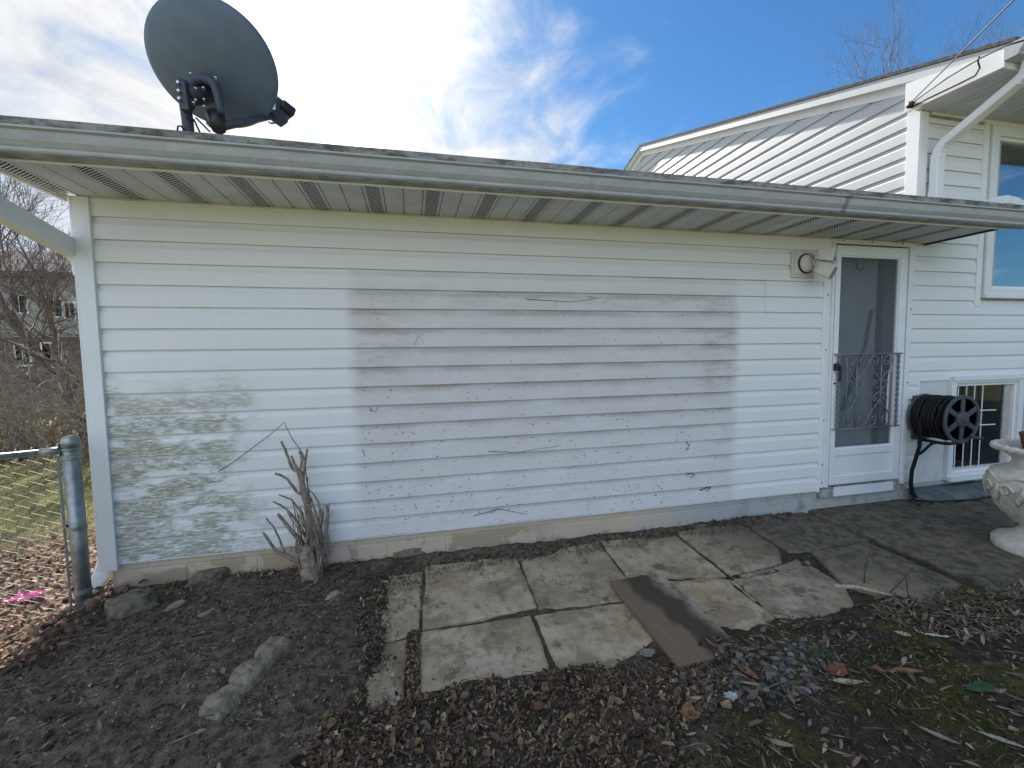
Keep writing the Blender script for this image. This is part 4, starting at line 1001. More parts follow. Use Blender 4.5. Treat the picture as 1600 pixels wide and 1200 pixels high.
stem([(467, 738, -.15), (458, 734, -.15), (452, 722, -.14), (447, 706, -.14), (440, 690, -.14)], .013, .010)
stem([(466, 738, -.15), (462, 728, -.155), (458, 720, -.16), (455, 713, -.16)], .012, .009)
stem([(467, 736, -.15), (471, 728, -.15), (472, 718, -.15), (468, 705, -.15)], .013, .010)
stem([(474, 764, -.15), (475, 740, -.14), (477, 720, -.14), (480, 702, -.13)], .011, .008)
stem([(471, 772, -.15), (464, 768, -.15), (456, 758, -.16), (450, 750, -.16), (440, 743, -.16), (430, 740, -.165)], .013, .008)
stem([(480, 830, -.16), (470, 800, -.17), (455, 780, -.18), (436, 773, -.18)], .011, .006)
stem([(478, 838, -.16), (462, 812, -.19), (448, 795, -.2), (427, 784, -.2)], .013, .006)
stem([(474, 850, -.16), (455, 830, -.2), (445, 815, -.2), (434, 803, -.2)], .018, .011)
stem([(470, 880, -.17), (450, 870, -.2), (432, 862, -.2), (422, 848, -.21), (411, 832, -.21)], .022, .008)
stem([(445, 862, -.2), (440, 850, -.2), (430, 828, -.2), (416, 810, -.2)], .011, .006)
stem([(500, 912, -.15), (502, 880, -.14), (507, 850, -.13), (510, 825, -.13), (512, 805, -.13), (510, 788, -.13)], .021, .010)
stem([(503, 905, -.15), (495, 870, -.14), (490, 840, -.14), (480, 800, -.14), (472, 775, -.14)], .014, .008, False)
stem([(505, 815, -.13), (502, 800, -.13), (496, 782, -.12), (488, 770, -.12), (479, 763, -.12)], .008, .004, False)
stem([(496, 905, -.16), (499, 868, -.16), (497, 838, -.16), (491, 815, -.16), (484, 792, -.16)], .013, .007, False)
stem([(478, 918, -.18), (470, 895, -.19), (466, 878, -.2), (464, 866, -.2)], .010, .006)
stem([(508, 860, -.13), (515, 845, -.13), (513, 835, -.13)], .007, .004, False)
for i in range(16):
    bx = rnd.uniform(478, 512); by = rnd.uniform(850, 908); ln = rnd.uniform(60, 120); Y0 = rnd.uniform(-.20, -.11); lean = rnd.uniform(-26, 8)
    stem([(bx, by, Y0), (bx+lean*.25, by-ln*.4, Y0), (bx+lean*.7, by-ln*.75, Y0), (bx+lean, by-ln, Y0)], rnd.uniform(.007, .012), rnd.uniform(.003, .005), rnd.random() < .5, 'stem', .008)
for i in range(34):
    bx = rnd.uniform(462, 512); by = rnd.uniform(818, 880); ln = rnd.uniform(14, 60); lean = rnd.uniform(-22, 16)
    Y0 = rnd.uniform(-.21, -.11)
    stem([(bx, by, Y0), (bx+lean*.4, by-ln*.5, Y0+rnd.uniform(-.02, .02)), (bx+lean, by-ln, Y0+rnd.uniform(-.03, .03))], rnd.uniform(.003, .0065), rnd.uniform(.0015, .003), False, 'twig', .012)
# stiff bent wire standing out of it
pts = [(479, 752, -.14), (477, 725, -.13), (474, 710, -.12), (465, 697, -.10), (456, 685, -.09), (444, 660, -.08), (420, 681, -.07), (390, 703, -.06), (362, 724, -.05), (341, 737, -.04)]
tag(MB().tube([S(*p) for p in pts], .0024, 5).build('bent_wire', 'vine_brown', None, smooth=True), 'thin bent wire rising from the pruned shrub against the siding', 'wire')

# ------------------------------------------------------------------ stones, edging, board, sheet, litter
def rock(name, cx, cy, w, d, h, rot, mat, label, seed, cat='stone', sink=.35, group=None):
    c = onZ(cx, cy, 0.01); gz = float(ground_z(c.x, c.y))
    bm = bmesh.new(); bmesh.ops.create_icosphere(bm, subdivisions=4, radius=1)
    for v in bm.verts:
        n = v.co.normalized(); k = 1+.22*mnoise.noise(n*1.6+Vector((seed, 0, 0)))+.16*mnoise.cell(n*1.8+Vector((seed, seed, 0)))+.10*mnoise.noise(n*4+Vector((0, seed, 0)))+.05*mnoise.noise(n*11+Vector((0, seed, 3)))
        q = n*k; z = max(q.z, -.8); z = min(z, .8+.1*mnoise.noise(n*3))
        v.co = Vector((q.x*w, q.y*d, z*h))
    bmesh.ops.rotate(bm, verts=bm.verts, cent=(0, 0, 0), matrix=Matrix.Rotation(rot, 3, 'Z'))
    me = bpy.data.meshes.new(name); bm.to_mesh(me); bm.free(); me.shade_smooth()
    o = link(name, me, mat); o.location = (c.x, c.y, gz+h*(1-2*sink)); tag(o, label, cat, group); return o
rock('stone', 205, 955, .115, .075, .085, .2, 'stone_grey', 'mossy grey boulder at the left foot of the foundation', 1.3)
rock('stone', 326, 912, .10, .05, .055, .3, 'stone_grey', 'dark mossy stone against the foundation left of the pruned shrub', 4.1)
rock('stone', 275, 952, .055, .022, .02, .9, 'stone_pale', 'long pale flat stone lying on the soil near the boulder', 7.7)
rock('stone', 321, 969, .038, .018, .014, .6, 'stone_pale', 'small pale flat stone on bare soil below the foundation', 9.2)
rock('stone', 640, 868, .16, .05, .05, .05, 'stone_grey', 'long rough grey stone lying against the foundation right of the shrub', 12.4, sink=.45)
rock('stone', 522, 938, .05, .03, .015, .9, 'stone_pale', 'flat buried stone in the soil just right of the shrub', 15.9, sink=.45)
# scalloped concrete edging, one cast length with three lobes
e0 = Vector((*G(328, 1142), 0)); e1 = Vector((*G(448, 1022), 0)); ed = (e1-e0); L = ed.length; ed.normalize(); en = Vector((-ed.y, ed.x, 0))
bm = bmesh.new(); NU, NV = 90, 22; grid = []
for i in range(NU+1):
    t = i/NU; row = []
    lob = abs(math.sin(math.pi*(t*3.0)))**.7; endk = min(1, t/.03, (1-t)/.03)**.5
    for j in range(NV+1):
        v = -1+2*j/NV; wd = (.045+.050*lob if v > 0 else .048)+.005*mnoise.noise((t*9, 2, v))+.003*mnoise.noise((t*40, 2, v))
        hh = .046*(1-abs(v)**7)*(0.86+.14*lob)*endk+.005*mnoise.noise((t*14, v*3, 5))+.004*mnoise.noise((t*60, v*12, 5))
        p = e0+ed*(t*L)+en*(v*wd); row.append(bm.verts.new((p.x, p.y, hh-.030+float(ground_z(p.x, p.y))*.5+.5*float(ground_z(e0.x+ed.x*t*L, e0.y+ed.y*t*L)))))
    grid.append(row)
for i in range(NU):
    for j in range(NV): bm.faces.new((grid[i][j], grid[i+1][j], grid[i+1][j+1], grid[i][j+1]))
bmesh.ops.recalc_face_normals(bm, faces=bm.faces)
me = bpy.data.meshes.new('garden_edging'); bm.to_mesh(me); bm.free(); me.shade_smooth()
o = link('garden_edging', me, 'edging_concrete'); o.location.z = .012
tag(o, 'scalloped concrete garden edging half sunk in the soil', 'edging')
# weathered board lying on the slabs
bq = [onZ(*p, .030) for p in ((951, 909), (1030, 896), (1161, 1016), (1060, 1044))]
m = MB(); n = 10; vs = []
for (zo, ins) in ((0.0, 0.0), (-.017, 0.0)):
    for i in range(n+1):
        for j in range(5):
            a = bq[0].lerp(bq[3], i/n).lerp(bq[1].lerp(bq[2], i/n), j/4)
            vs.append((a.x+.003*mnoise.noise((a.x*30, a.y*30, 1)), a.y+.004*mnoise.noise((a.x*30, a.y*30, 7)), .033+zo+.004*math.sin(i/n*3.1)+.003*(j-2)**2/4))
def ix(k, i, j): return k*(n+1)*5+i*5+j
fs = []
for i in range(n):
    for j in range(4): fs += [(ix(0, i, j), ix(0, i+1, j), ix(0, i+1, j+1), ix(0, i, j+1)), (ix(1, i, j), ix(1, i, j+1), ix(1, i+1, j+1), ix(1, i+1, j))]
    for j in (0, 4): fs.append((ix(0, i, j), ix(1, i, j), ix(1, i+1, j), ix(0, i+1, j)))
for i in (0, n):
    for j in range(4): fs.append((ix(0, i, j), ix(0, i, j+1), ix(1, i, j+1), ix(1, i, j)))
tag(m.add(vs, fs).build('wooden_board', 'board_wood'), 'weathered dark stained wooden board lying across the paving slabs', 'board')
# crumpled grey sheet at the foot of the basement window
m = MB(); n = 24; vs = []
for i in range(n+1):
    t = i/n; x = 4.40+t*1.35
    yo = -.075-.10*math.sin(math.pi*min(1, t*1.25))-.02*mnoise.noise((x*6, 1, 1))
    for j in range(6):
        s_ = j/5; vs.append((x+.02*mnoise.noise((x*7, s_*3, 2)), -.02+(yo)*s_, .125-.07*s_+.015*mnoise.noise((x*8, s_*4, 8))-(.02 if j == 5 else 0)))
fs = [(i*6+j, (i+1)*6+j, (i+1)*6+j+1, i*6+j+1) for i in range(n) for j in range(5)]
sheet = m.add(vs, fs).build('plastic_sheet', 'tarp_grey', None, smooth=True)
sm = sheet.modifiers.new('thick', 'SOLIDIFY'); sm.thickness = .004
tag(sheet, 'crumpled grey sheet lying along the wall below the basement window', 'sheet')

# ------------------------------------------------------------------ leaf litter, chips, pebbles, moss, grass (uncountable)
def leaves(n, pos_fn, size, aspect, cols, curl=0.35, lift=0.006, tilt=0.35, seed=1):
    r = np.random.default_rng(seed); x, y = pos_fn(r, n); n = len(x)
    z = ground_z(x, y); dd = poly_dist(x, y, PATIO); z = np.where(dd > 0.02, np.maximum(z, 0.010), z)
    L = r.uniform(size[0], size[1], n)*r.uniform(.6, 1, n); Wd = L*r.uniform(aspect[0], aspect[1], n)
    t = np.array([-1, -.45, .25, .75, 1.0]); w = np.array([0.03, .85, 1.0, .45, 0.0])
    cu = r.uniform(-curl, curl, n); fold = r.uniform(.0, curl, n)
    P = np.zeros((n, 5, 3, 3))
    for i in range(5):
        for j, s in enumerate((-1, 0, 1)):
            P[:, i, j, 0] = t[i]*L*.5; P[:, i, j, 1] = s*w[i]*Wd*.5*(1+.25*r.uniform(-1, 1, n))
            P[:, i, j, 2] = cu*L*(t[i]**2)*.5+fold*abs(s)*w[i]*Wd*.5+r.uniform(-.03, .03, n)*L
    P = P.reshape(n, 15, 3)
    az = r.uniform(0, 2*np.pi, n); tx = r.normal(0, tilt, n); ty = r.normal(0, tilt, n)
    c, s_ = np.cos(tx), np.sin(tx); Y = P[..., 1]*c[:, None]-P[..., 2]*s_[:, None]; Z = P[..., 1]*s_[:, None]+P[..., 2]*c[:, None]; P[..., 1], P[..., 2] = Y, Z
    c, s_ = np.cos(ty), np.sin(ty); X = P[..., 0]*c[:, None]+P[..., 2]*s_[:, None]; Z = -P[..., 0]*s_[:, None]+P[..., 2]*c[:, None]; P[..., 0], P[..., 2] = X, Z
    c, s_ = np.cos(az), np.sin(az); X = P[..., 0]*c[:, None]-P[..., 1]*s_[:, None]; Y = P[..., 0]*s_[:, None]+P[..., 1]*c[:, None]; P[..., 0], P[..., 1] = X, Y
    zmin = P[..., 2].min(1); P[..., 2] -= (zmin*.75)[:, None]
    P[..., 0] += x[:, None]; P[..., 1] += y[:, None]; P[..., 2] += (z+r.uniform(0.0, lift, n))[:, None]
    f = []
    for i in range(4):
        for j in range(2): f.append((i*3+j, (i+1)*3+j, (i+1)*3+j+1, i*3+j+1))
    F = (np.array(f)[None]+(np.arange(n)*15)[:, None, None]).reshape(-1, 4)
    C = np.array(cols)[r.integers(0, len(cols), n)]*r.uniform(.6, 1.25, (n, 1))*r.uniform(.92, 1.08, (n, 3))
    return P.reshape(-1, 3), F, np.repeat(C, 15, 0)
def pix_region(poly, keep=None):
    W = [G(*p) for p in poly]; xs_ = [p[0] for p in W]; ys_ = [p[1] for p in W]
    def fn(r, n):
        X = r.uniform(min(xs_), max(xs_), n*3); Y = r.uniform(min(ys_), max(ys_), n*3)
        k = poly_dist(X, Y, W)+.12*vnoise(X, Y, 5, 21) > 0
        X, Y = X[k][:n], Y[k][:n]
        if keep is not None: q = keep(r, X, Y); X, Y = X[q], Y[q]
        return X, Y
    return fn
def off_patio(margin=.0, leak=.05):
    def fn(r, X, Y):
        d = poly_dist(X, Y, PATIO)+.07*vnoise(X, Y, 8, 13)
        return (d < margin) | (r.uniform(0, 1, len(X)) < leak*np.clip(1.5-d/.15, 0.05, 1))
    return fn
def stuff(name, parts, mat, label, cat):
    V = []; Fs = []; C = []; o = 0
    for (v, f, c) in parts: V.append(v); Fs.append(f+o); C.append(c); o += len(v)
    return tag(np_mesh(name, np.concatenate(V), np.concatenate(Fs), mat, np.concatenate(C)), label, cat, kind='stuff')
BR = [(0.196, 0.13, 0.083), (0.276, 0.187, 0.114), (0.126, 0.094, 0.066), (0.345, 0.248, 0.145), (0.23, 0.141, 0.094), (0.436, 0.353, 0.228), (0.161, 0.13, 0.094)]+[(.05, .036, .027), (.07, .05, .04)]
GREY = [(0.286, 0.226, 0.17), (0.179, 0.139, 0.103), (0.394, 0.307, 0.228), (0.116, 0.089, 0.066), (0.232, 0.162, 0.111)]
RED = [(.22, .125, .09), (.30, .19, .13), (.17, .10, .08), (.36, .26, .19), (.42, .33, .25), (.20, .14, .11), (.26, .17, .13)]
front_poly = [(440, 1230), (500, 1120), (560, 1100), (640, 1080), (760, 1060), (880, 1045), (1060, 1030), (1130, 1010), (1080, 1230)]
left_poly = [(-60, 1230), (-60, 1090), (110, 985), (200, 930), (330, 895), (560, 880), (610, 930), (600, 1040), (540, 1130), (500, 1230)]
right_poly = [(1020, 1230), (1070, 1040), (1180, 990), (1300, 960), (1400, 930), (1470, 950), (1540, 925), (1680, 950), (1700, 1230)]
parts = [leaves(7500, pix_region(front_poly, off_patio()), (.010, .034), (.22, .55), BR, .45, .012, .5, 31),
         leaves(300, pix_region(front_poly, off_patio()), (.035, .07), (.3, .6), BR+RED[:1], .5, .014, .4, 32),
         leaves(5000, pix_region(front_poly, off_patio()), (.006, .018), (.2, .5), BR, .2, .008, .6, 33),
         leaves(6500, pix_region(left_poly, off_patio()), (.006, .022), (.15, .5), GREY, .2, .004, .35, 34),
         leaves(600, pix_region(left_poly, off_patio()), (.02, .05), (.15, .45), GREY+BR, .35, .006, .35, 35),
         leaves(2200, pix_region([(520, 1200), (540, 1060), (580, 930), (650, 890), (640, 1100), (600, 1200)], off_patio(.03, .15)), (.012, .035), (.25, .6), BR, .4, .01, .5, 36),
         leaves(2600, pix_region(right_poly, off_patio()), (.012, .035), (.14, .4), GREY+BR, .35, .006, .4, 37),
         leaves(330, pix_region(right_poly, off_patio()), (.04, .085), (.14, .35), GREY+[(.30, .27, .21), (.17, .10, .07)], .4, .012, .3, 38),
         leaves(2500, pix_region([(1330, 960), (1460, 930), (1700, 900), (1700, 1010), (1480, 1010)], None), (.02, .07), (.06, .25), GREY, .3, .012, .4, 39),
         leaves(1700, pix_region([(560, 905), (680, 878), (1000, 838), (1240, 795), (1250, 800), (1170, 830), (1060, 845), (940, 862), (800, 884), (600, 925)], None), (.008, .030), (.2, .6), [(.07, .055, .043), (.13, .10, .078), (.20, .165, .13)], .4, .012, .6, 40),
         leaves(500, pix_region([(200, 925), (330, 905), (560, 878), (570, 895), (350, 925), (220, 945)], None), (.01, .04), (.1, .5), GREY, .4, .01, .5, 41),
         leaves(750, lambda r, n: (lambda X, Y: (X[poly_dist(X, Y, PATIO) > .03], Y[poly_dist(X, Y, PATIO) > .03]))(r.uniform(-.4, 4.4, n), r.uniform(-1.35, -.05, n)), (.006, .022), (.15, .5), GREY+[(.05, .04, .035)], .3, .002, .2, 42),
         leaves(260, lambda r, n: (r.uniform(4.3, 5.7, n), r.uniform(-.22, -.03, n)), (.02, .06), (.2, .5), [(.07, .045, .035), (.10, .06, .045), (.04, .03, .028)], .4, .012, .4, 43),
         leaves(900, pix_region([(640, 996), (654, 990), (655, 1092), (636, 1098)], None), (.010, .035), (.2, .6), BR, .4, .01, .5, 44)]
stuff('leaf_litter', parts, 'leaf_vcol', 'brown leaf crumbs and bark bits strewn over the shaded soil', 'leaf litter')
# thicker drifts of sunlit oak leaves beyond the fence
def drift(r, n):
    X = r.uniform(-4.2, -1.62, n); Y = r.uniform(-.75, 2.3, n); d = (X > -1.86) & (Y > -.02)
    k = (~d) & (X < -1.66+.05*r.normal(size=n)) & (r.uniform(0, 1, n) < np.clip((1.25-Y+1.2*vnoise(X, Y, 1.5, 4))/.7, 0, 1))
    return X[k], Y[k]
parts = [leaves(12000, drift, (.028, .072), (.4, .75), RED, .55, .05, .5, 51)]
def drift2(r, n): X = r.uniform(-9, -2.6, n); Y = r.uniform(1.2, 8.0, n); k = r.uniform(0, 1, n) < np.where(Y > 4.3, .9, .05); return X[k], Y[k]
parts.append(leaves(9000, drift2, (.05, .10), (.4, .8), RED+GREY, .5, .08, .6, 52))
stuff('leaf_drift', parts, 'leaf_vcol', 'sunlit drift of dry reddish leaves behind the chain link fence', 'leaf litter')

def blades(n, pos_fn, hgt, wid, cols, lean, seed):
    r = np.random.default_rng(seed); x, y = pos_fn(r, n); n = len(x); z = ground_z(x, y)-.004
    h = r.uniform(*hgt, n); w = r.uniform(*wid, n); a = r.uniform(0, 2*np.pi, n); le = np.abs(r.normal(0, lean, n)); b = r.uniform(0, 2*np.pi, n)
    dx_, dy_ = np.cos(a)*w*.5, np.sin(a)*w*.5; lx, ly = np.cos(b)*le*h, np.sin(b)*le*h
    P = np.zeros((n, 4, 3))
    P[:, 0] = np.stack([x-dx_, y-dy_, z], 1); P[:, 1] = np.stack([x+dx_, y+dy_, z], 1)
    z3 = h*np.maximum(.2, 1-le*.5)
    P[:, 2] = np.stack([x+lx*.5+dx_*.7, y+ly*.5+dy_*.7, z+z3*.56], 1); P[:, 3] = np.stack([x+lx, y+ly, z+z3], 1)
    F = (np.array([(0, 1, 2), (0, 2, 3)])[None]+(np.arange(n)*4)[:, None, None]).reshape(-1, 3)
    C = np.array(cols)[r.integers(0, len(cols), n)]*r.uniform(.6, 1.3, (n, 1)); return P.reshape(-1, 3), F, np.repeat(C, 4, 0)
def moss_pos(r, n):
    X, Y = pix_region([(1040, 1230), (1110, 1120), (1250, 1060), (1330, 1020), (1420, 990), (1520, 1010), (1680, 1010), (1700, 1230)])(r, n)
    k = (vnoise(X, Y, 3.2, 61)+.5*vnoise(X, Y, 8, 62) > .04-.12*np.exp(-((X-1.15)**2+(Y+1.66)**2)/.03)) ; return X[k], Y[k]
MOSS = [(.11, .115, .025), (.15, .145, .035), (.075, .085, .02), (.18, .165, .06)]
stuff('moss', [blades(90000, moss_pos, (.004, .016), (.0015, .003), MOSS, .8, 71), blades(1600, moss_pos, (.03, .09), (.0015, .003), [(.22, .19, .10), (.14, .15, .05)], 1.3, 72)], 'grass_vcol', 'patches of yellow green moss and thin grass on dark soil', 'moss')
def lawn_pos(r, n):
    X = r.uniform(-9.5, -1.95, n); Y = r.uniform(.5, 7.0, n); k = r.uniform(0, 1, n) < np.clip((Y-.6+.9*vnoise(X, Y, 1.3, 9))/.8, 0, 1); return X[k], Y[k]
def lawn_near(r, n):
    X = r.uniform(-3.2, -1.5, n); Y = r.uniform(-2.0, -.35, n); k = (X < -1.72+.12*(-.36-Y)+.1*vnoise(X, Y, 6, 3)) & (r.uniform(0, 1, n) < .6); return X[k], Y[k]
GRASS = [(0.24, 0.225, 0.09), (0.165, 0.195, 0.053), (0.33, 0.285, 0.135), (0.128, 0.165, 0.045), (0.39, 0.33, 0.18)]
stuff('lawn_grass', [blades(120000, lawn_pos, (.025, .065), (.003, .006), GRASS, .8, 73), blades(9000, lawn_near, (.015, .04), (.002, .004), GRASS, .9, 74)], 'grass_vcol', 'dormant yellow green lawn in the sun beyond the fence', 'grass')
def stones_mesh(n, pos_fn, size, cols, seed):
    r = np.random.default_rng(seed); x, y = pos_fn(r, n); n = len(x); z = ground_z(x, y)
    bm = bmesh.new(); bmesh.ops.create_icosphere(bm, subdivisions=2, radius=1); bv = np.array([v.co[:] for v in bm.verts]); bf = np.array([[v.index for v in f.verts] for f in bm.faces]); bm.free()
    nv = len(bv); sc = r.uniform(*size, n)[:, None]*np.stack([r.uniform(.8, 1.4, n), r.uniform(.6, 1.0, n), r.uniform(.4, .75, n)], 1)
    P = bv[None]*(1+.12*r.normal(size=(n, nv, 1)).clip(-1, 1)*.6)*sc[:, None]; a = r.uniform(0, 6.28, n); c, s_ = np.cos(a)[:, None], np.sin(a)[:, None]
    X, Y = P[..., 0]*c-P[..., 1]*s_, P[..., 0]*s_+P[..., 1]*c
    P = np.stack([X+x[:, None], Y+y[:, None], P[..., 2]+(z+sc[:, 2]*.45)[:, None]], -1)
    C = np.array(cols)[r.integers(0, len(cols), n)]*r.uniform(.7, 1.2, (n, 1)); return P.reshape(-1, 3), (bf[None]+(np.arange(n)*nv)[:, None, None]).reshape(-1, 3), np.repeat(C, nv, 0)
PEB = [(.16, .155, .145), (.10, .095, .09), (.25, .24, .22), (.13, .115, .10)]
peb = stuff('gravel', [stones_mesh(420, pix_region([(1060, 1060), (1150, 1030), (1240, 1000), (1300, 1030), (1310, 1080), (1180, 1110), (1080, 1120)]), (.006, .017), PEB, 81),
               stones_mesh(260, pix_region([(1070, 1020), (1200, 990), (1360, 1000), (1380, 1060), (1100, 1130)]), (.003, .010), PEB, 82),
               stones_mesh(420, pix_region(left_poly), (.002, .007), [(.25, .22, .18), (.15, .13, .11), (.36, .34, .30)], 83),
               stones_mesh(260, pix_region(front_poly), (.002, .006), [(.3, .28, .25), (.15, .13, .11)], 84),
               stones_mesh(160, pix_region([(660, 890), (930, 855), (1240, 800), (1500, 930), (900, 1050), (660, 1090)]), (.002, .006), [(.4, .39, .36), (.08, .07, .06)], 85)],
        'leaf_vcol', 'small grey pebbles scattered over black soil beside the board', 'gravel')
for p in peb.data.polygons: p.use_smooth = True

SOILC = [(.085, .065, .05), (.12, .092, .07), (.065, .05, .038), (.145, .115, .088)]
cl = stuff('soil_clods', [stones_mesh(1900, pix_region(left_poly, off_patio()), (.002, .008), SOILC, 91), stones_mesh(40, pix_region(left_poly, off_patio()), (.008, .015), SOILC, 92),
      stones_mesh(900, pix_region([(560, 905), (680, 878), (1000, 838), (1240, 795), (1250, 806), (1170, 834), (1060, 849), (940, 866), (800, 890), (600, 930)]), (.003, .012), SOILC, 93),
      stones_mesh(900, pix_region([(560, 920), (600, 900), (620, 1000), (590, 1110), (540, 1130)]), (.003, .009), SOILC, 94),
      stones_mesh(700, pix_region(right_poly, off_patio()), (.002, .008), [(.035, .03, .026), (.06, .05, .04)], 95)], 'leaf_vcol', 'crumbly brown clods of loose earth on the bare ground', 'soil')
stuff('twig_litter', [leaves(420, pix_region(left_poly, off_patio()), (.04, .14), (.02, .05), [(.22, .18, .14), (.12, .09, .07), (.30, .26, .20)], .12, .010, .12, 96),
      leaves(260, pix_region(front_poly, off_patio()), (.04, .12), (.02, .05), [(.20, .15, .11), (.10, .07, .055)], .12, .016, .15, 97),
      leaves(320, pix_region(right_poly, off_patio()), (.05, .16), (.015, .04), [(.30, .26, .19), (.16, .13, .10), (.10, .08, .06)], .12, .012, .12, 98),
      leaves(70, pix_region([(580, 900), (1000, 845), (1240, 800), (1300, 930), (900, 1040), (600, 1060)]), (.02, .07), (.02, .05), [(.07, .055, .045), (.2, .17, .14)], .12, .003, .05, 99)], 'leaf_vcol', 'thin dead twigs and grass stems lying on the ground', 'twigs')
# --- the larger single leaves one can pick out
def big_leaf(px, py, ln, wd, ang, c, label, curl=.25, lobes=0, mat=None, name='fallen_leaf', cat='leaf', lift=.012):
    p = onZ(px, py, .015); gz = float(ground_z(p.x, p.y)); n = 14; m = MB(); vs = []
    a = R(ang); ux = Vector((math.cos(a), math.sin(a), 0)); uy = Vector((-math.sin(a), math.cos(a), 0))
    for i in range(n+1):
        t = i/n; w = (math.sin(math.pi*min(1, t**.8))**.8)*wd*.5
        if lobes: w *= .72+.36*abs(math.sin(t*math.pi*lobes))
        for s_ in (-1, -.5, 0, .5, 1):
            q = ux*((t-.5)*ln)+uy*(s_*w); z = curl*ln*((t-.5)**2)*1.1+.22*abs(s_)*w+.004*mnoise.noise((t*5, s_*2, px))
            vs.append((p.x+q.x, p.y+q.y, gz+lift+z))
    fs = [(i*5+j, (i+1)*5+j, (i+1)*5+j+1, i*5+j+1) for i in range(n) for j in range(4)]
    m.add(vs, fs)
    st = Vector((p.x, p.y, gz+lift+curl*ln*.27))-ux*(ln*.5); m.tube([st, st-ux*(ln*.16)+Vector((0, 0, .006))], .0012, 4)
    if mat is None:
        mat = 'leaf_%d_%d' % (px, py); plain(mat, c, .75, .15, var=.3, scale=60, bump=.2, dirt=tuple(x*.5 for x in c), dirt_amt=.5)
    o = m.build(name, mat, None, smooth=True); tag(o, label, cat, 'large fallen leaves'); return o
big_leaf(1308, 1055, .115, .075, 20, (.20, .085, .05), 'broad curled reddish leaf lying on the gravel edge', .4, 2.5)
big_leaf(1325, 1076, .12, .034, -16, (.36, .30, .21), 'long pale tan leaf just below the broad reddish leaf', .15)
big_leaf(1418, 1053, .13, .032, -18, (.27, .14, .085), 'long orange brown leaf lying on the green moss', .12)
big_leaf(1371, 1052, .045, .04, 40, (.25, .10, .055), 'small rounded orange leaf between the gravel and the moss', .5)
big_leaf(1168, 1056, .11, .04, -75, (.24, .11, .07), 'narrow reddish leaf just below the wooden board corner', .2)
big_leaf(1464, 998, .10, .02, -28, (.52, .52, .54), 'slim whitish leaf on the dark soil right of the slabs', .1)
big_leaf(1566, 1163, .13, .022, -48, (.36, .33, .26), 'slender pale leaf near the bottom right corner', .1)
big_leaf(1467, 1158, .11, .022, -58, (.25, .22, .17), 'narrow grey brown leaf left of the slender pale leaf', .15)
big_leaf(1222, 1166, .085, .024, -32, (.30, .26, .18), 'small tan oval leaf on the moss at the bottom edge', .15)
big_leaf(1142, 1090, .06, .05, 10, (.42, .40, .37), 'crinkled whitish leaf among the grey pebbles', .5, 2)
big_leaf(1078, 1115, .085, .075, 70, (.24, .12, .065), 'ribbed orange brown leaf at the left end of the gravel', .6, 3)
big_leaf(1135, 1107, .055, .04, 30, (.28, .19, .12), 'small curled tan leaf right of the ribbed orange leaf', .7)
big_leaf(1012, 1028, .085, .06, 10, (.22, .20, .17), 'grey lobed leaf lying by the lower corner of the board', .3, 3)
big_leaf(851, 1083, .05, .03, 80, (.28, .16, .10), 'upright light brown leaf at the lower edge of the slabs', .5)
big_leaf(602, 911, .06, .028, -30, (.34, .31, .26), 'small pale dry leaf on soil left of the slabs', .3)
big_leaf(1530, 1078, .13, .06, 175, None, 'glossy dark green leaf lying on the moss at the right', .2, 2, 'green_leaf')
# weed, stalks, pink scraps
weed = thing('weed', 'small bright green weed growing among the pebbles', 'weed', (*G(1287, 1032), 0.015)); wc = LOC[weed.name]
for i in range(26):
    a = rnd.uniform(0, 6.28); l = rnd.uniform(.02, .06); e = wc+Vector((math.cos(a)*l, math.sin(a)*l, rnd.uniform(.005, .03)))
    m = MB().tube([wc, wc.lerp(e, .5)+Vector((0, 0, .012)), e], .0012, 4)
    for q in range(4):
        b_ = wc.lerp(e, .4+.2*q); d = Vector((rnd.uniform(-1, 1), rnd.uniform(-1, 1), rnd.uniform(0, .5)))*.009; s_ = d.cross(Vector((0, 0, 1)))*.6
        m.add([b_, b_+d*.5+s_, b_+d, b_+d*.5-s_], [(0, 1, 2, 3)])
    m.build('sprig', 'green_leaf', weed)
for pts, lab in (([(1350, 914, 0), (1351, 893, .07), (1356, 867, .16)], 'short upright dead stalk growing beside the dark slabs'),
                 ([(1386, 930, 0), (1405, 912, .07), (1418, 898, .12), (1428, 886, .17)], 'slanting dead stalk leaning right across the dark slab'),
                 ([(1423, 946, 0), (1417, 920, .07), (1415, 892, .14)], 'thin upright dead stalk in front of the dark slab')):
    b0 = onZ(pts[0][0], pts[0][1], .0); ps = [b0]+[Vector(onY(p[0], p[1], b0.y+.01)) for p in pts[1:]]
    m = MB().tube(ps, [.0032, .0026, .0016, .0010][:len(ps)], 5); tip = ps[-1]
    m.tube([ps[-2], ps[-2].lerp(tip, .5)+Vector((.02, 0, .015))], .0012, 4)
    tag(m.build('dead_stalk', 'vine_brown', None, smooth=True), lab, 'stalk', 'dead stalks by the slabs')
def scrap(px, py, w, d, lab, mat, nm, cat, z=.03, seed=0):
    c = onZ(px, py, z); n = 12; vs = []; gz = float(ground_z(c.x, c.y))
    for i in range(n+1):
        for j in range(n+1):
            u, v = i/n-.5, j/n-.5; vs.append((c.x+u*w*(1+.3*mnoise.noise((v*5, seed, 0))), c.y+v*d*(1+.3*mnoise.noise((u*5, seed, 4))), gz+z+.25*min(w, d)*mnoise.noise((u*6, v*6, seed))))
    return tag(MB().add(vs, [(i*(n+1)+j, (i+1)*(n+1)+j, (i+1)*(n+1)+j+1, i*(n+1)+j+1) for i in range(n) for j in range(n)]).build(nm, mat), lab, cat)
scrap(42, 925, .16, .10, 'crumpled pink plastic bag among leaves behind the fence', 'pink_plastic', 'plastic_bag', 'plastic bag', .05, 3.3)
